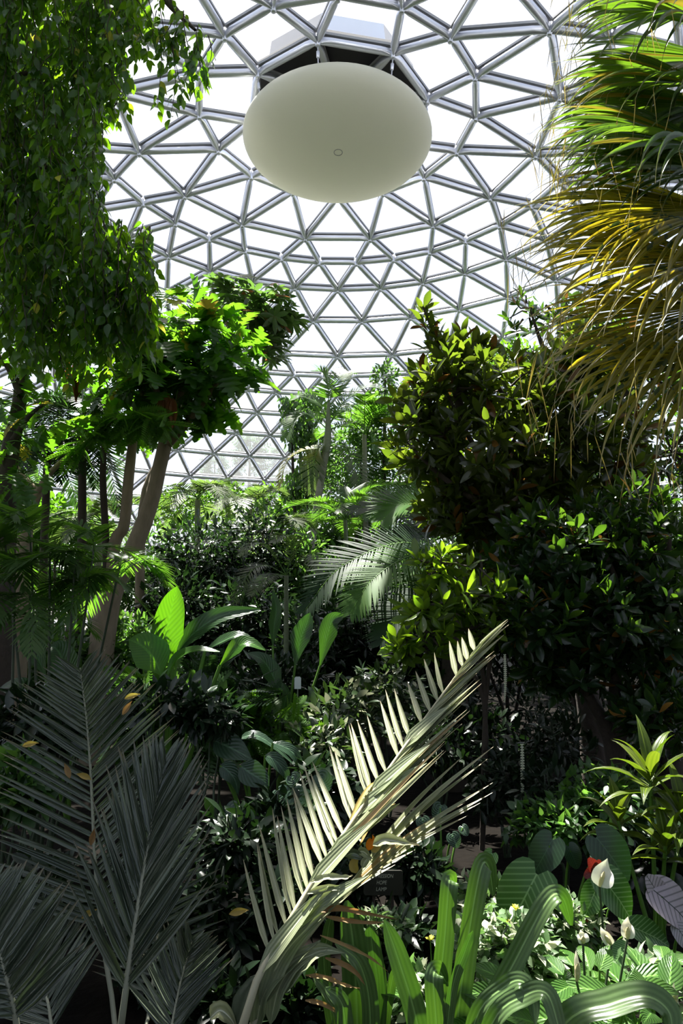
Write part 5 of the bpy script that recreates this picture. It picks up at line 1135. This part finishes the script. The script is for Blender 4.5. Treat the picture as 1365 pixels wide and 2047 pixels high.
heart_plant(base(1330, 1930, 3.2), 'caladium with silvery pink dark-veined leaves beside the heart leaves', [
    ((1322, 1792), (1395, 1850), 3.1, .8, [.1, -.8, .7]), ((1315, 1790), (1300, 1752), 3.12, .8, [0, -.8, .6]), ((1358, 1860), (1385, 1900), 3.05, .8, [.1, -1, .5])], M_CALAD, 'caladium')
heart_plant(base(1180, 1900, 3.5), 'red coleus with ragged dark red leaves behind the white spathe', [
    ((1188, 1736), (1180, 1718), 3.4, .7, [0, -1, .3]), ((1188, 1742), (1170, 1752), 3.4, .7, [-.2, -1, .3]), ((1190, 1740), (1200, 1722), 3.4, .7, [.2, -1, .3]), ((1175, 1778), (1165, 1792), 3.4, .8, [0, -1, .3]), ((1185, 1838), (1176, 1862), 3.3, .8, [0, -1, .3]), ((1225, 1745), (1240, 1765), 3.45, .8, [.2, -1, .3]), ((1245, 1770), (1258, 1790), 3.45, .8, [.2, -1, .3])], M_COLEUS, 'coleus', 0.005)
T_LILY = [tmpl('ovate', 0.44, 7, 4, 0.10, 0.7), tmpl('elliptic', 0.42, 7, 4, 0.16, 0.9)]
def lily(b, lab, crown, n, size, flowers, name='peace_lily', spread=0.3):
    r = thing(name, lab, 'plant', b); az = np.arange(n) * 2.4 + U(0, 1); rad = spread * np.sqrt((np.arange(n) + .6) / n)
    P = crown + np.stack([np.sin(az) * rad, np.cos(az) * rad * 0.8, U(-.10, .10, n) - 0.10 * rad / spread], -1)
    D = nrm(np.stack([np.sin(az), np.cos(az), U(0.0, 0.5, n)], -1)); N = nrm(UP + D * -0.2 + [0, -.45, 0] + rng.normal(size=(n, 3)) * .2)
    foliage(r, T_LILY, frames(P, D, N, size * U(.75, 1.2, n)), M_LILY, n)
    for p in P: g = b + (p - b) * [.25, .25, 0]; limb(r, [g, (g + p) / 2 + [0, 0, .05], p], [.006, .004], M_STALK, 'leaf_stalk', 8, 5)
    for (fx, fy), (sx, sy), d, L, W, nh, fat in flowers:
        A, T = at(fx, fy, d), at(sx, sy, d); g = b + [U(-.05, .05), U(-.05, .05), 0]
        st_ = limb(r, [g, (g + A) / 2 + [0, 0, .05], A], [.005, .004], M_DSTALK, 'flower_stalk', 10, 6)
        q = [A, A * .7 + T * .3, A * .35 + T * .65 + [0, .01, 0], T]
        V, F, t = ribbon(q, W, nh, 12, 6, .30 if fat else .6, 'ovate'); link('spathe', mk('spathe', V - b, F, M_SPATHE, t=t), st_)
        e = A + (T - A) * .55 + nrm(nh) * .016; V, F = tube(spline([A + nrm(nh) * .006, (A + e) / 2, e], 6) - b, [.004, .007, .008, .008, .007, .002], 8); link('spadix', mk('spadix', V, F, M_SPADIX), st_)
    return r
lily(base(1190, 2150, 2.65), 'peace lily with ribbed leaves and a cluster of small white spathes', at(1190, 1985, 2.6), 34, 0.17, [
    ((1165, 1885), (1160, 1858), 2.7, .06, .042, [0.1, -1, .2], 1), ((1222, 1888), (1200, 1852), 2.7, .07, .036, [-.5, -1, .2], 1), ((1254, 1876), (1255, 1832), 2.7, .08, .046, [-.3, -1, .2], 1), ((1152, 1960), (1152, 1893), 2.5, .1, .02, [0, -1, .1], 0)])
lily(base(1200, 2100, 3.15), 'tall lily bearing the largest white cupped spathe', at(1230, 1900, 3.1), 16, 0.17, [((1198, 1772), (1214, 1716), 3.05, .12, .085, [-.25, -1, .15], 1)])
lily(base(1330, 2150, 2.55), 'peace lily with broad ribbed leaves and one narrow bud', at(1330, 1985, 2.5), 30, 0.18, [((1347, 2005), (1347, 1963), 2.45, .08, .018, [0, -1, .1], 0)])
lily(base(1100, 2150, 2.6), 'low peace lily foliage behind the bent strap leaves', at(1090, 2010, 2.65), 28, 0.17, [])
lily(base(1010, 2100, 2.9), 'yellow-green leafy plant among the mottled ground cover', at(985, 1985, 2.85), 16, 0.14, [])
def lime_dracaena():
    b = base(1310, 1850, 4.0); r = thing('dracaena', 'lime-leaved dracaena with drooping whorls above the caladium', 'plant', b)
    for (cx_, cy_), d, n, L in (((1300, 1560), 4.0, 18, .33), ((1365, 1640), 3.9, 16, .32), ((1235, 1640), 4.1, 12, .26), ((1330, 1690), 3.8, 12, .24)):
        c = at(cx_, cy_, d); limb(r, [b, (b + c) / 2, c], [.014, .011, .009], M_STALK, 'cane', 10, 6)
        az = np.arange(n) * 2.4; el = np.linspace(1.25, -.1, n)
        D = np.stack([np.sin(az) * np.cos(el), np.cos(az) * np.cos(el), np.sin(el)], -1)
        V, F, t = strips(np.tile(c, (n, 1)) + UP * np.linspace(.03, -.08, n)[:, None], D, UP + D * .2 + [.01, 0, 0], L * U(.8, 1.15, n), .066, 9, 2, 2.3 * U(.7, 1.3, n), .8, .18, 'lance')
        for k in range(n): link('leaf', mk('leaf', V[k] - b, F, M_DRAC, t=t), r)
lime_dracaena()
for px, py, d, rx, ry, lab, n in ((960, 1900, 2.95, 70, 80, 'mottled ground cover between the upright strap leaves', 620), (1040, 1900, 2.9, 70, 70, 'pale mottled ground cover below the elephant ear', 620), (1000, 2010, 2.75, 80, 50, 'mottled ground cover at the foot of the arching strap', 520), (1130, 1840, 3.3, 70, 45, 'small mottled leaves between the elephant ears', 420), (830, 1990, 2.9, 50, 60, 'mottled ground cover behind the bent strap leaves', 420), (760, 1850, 3.4, 60, 30, 'green ground cover below the plaque', 260), (960, 1790, 3.5, 60, 40, 'mottled ground cover climbing toward the dark gap', 360), (1290, 1960, 2.9, 80, 50, 'mottled ground cover among the peace lilies', 300)):
    small_leaf_plant(px, py, d, rx, ry, lab, T_OV, int(n * 1.3), 0.047, M_COVER, 200, 'ground_cover', 'plant', 'up', 0.2, 'mottled ground cover patches')
for (px, py), d, lab in (((860, 1880), 2.8, 'small yellow flower head left of the upright straps'), ((1030, 1818), 2.9, 'yellow flower in front of the ribbed heart leaf'), ((1015, 1845), 2.9, 'small yellow bud just below the flower by the heart leaf')):
    c = at(px, py, d); b = base(px, py, d); r = thing('yellow_flower', lab, 'flower', b); limb(r, [b, (b + c) / 2 + [.01, 0, 0], c], [.003, .002], M_STALK, 'flower_stalk', 8, 5)
    n = 9; az = np.arange(n) * 2.4; D = np.stack([np.sin(az), np.cos(az), U(.2, 1.2, n)], -1)
    V, F, t = strips(np.tile(c - b, (n, 1)), D, UP + D * .1 + [.02, 0, 0], .022, .014, 4, 2, .3, 1, .2, 'ovate')
    for k in range(n): link('petal', mk('petal', V[k], F, M_YELF, t=t), r)
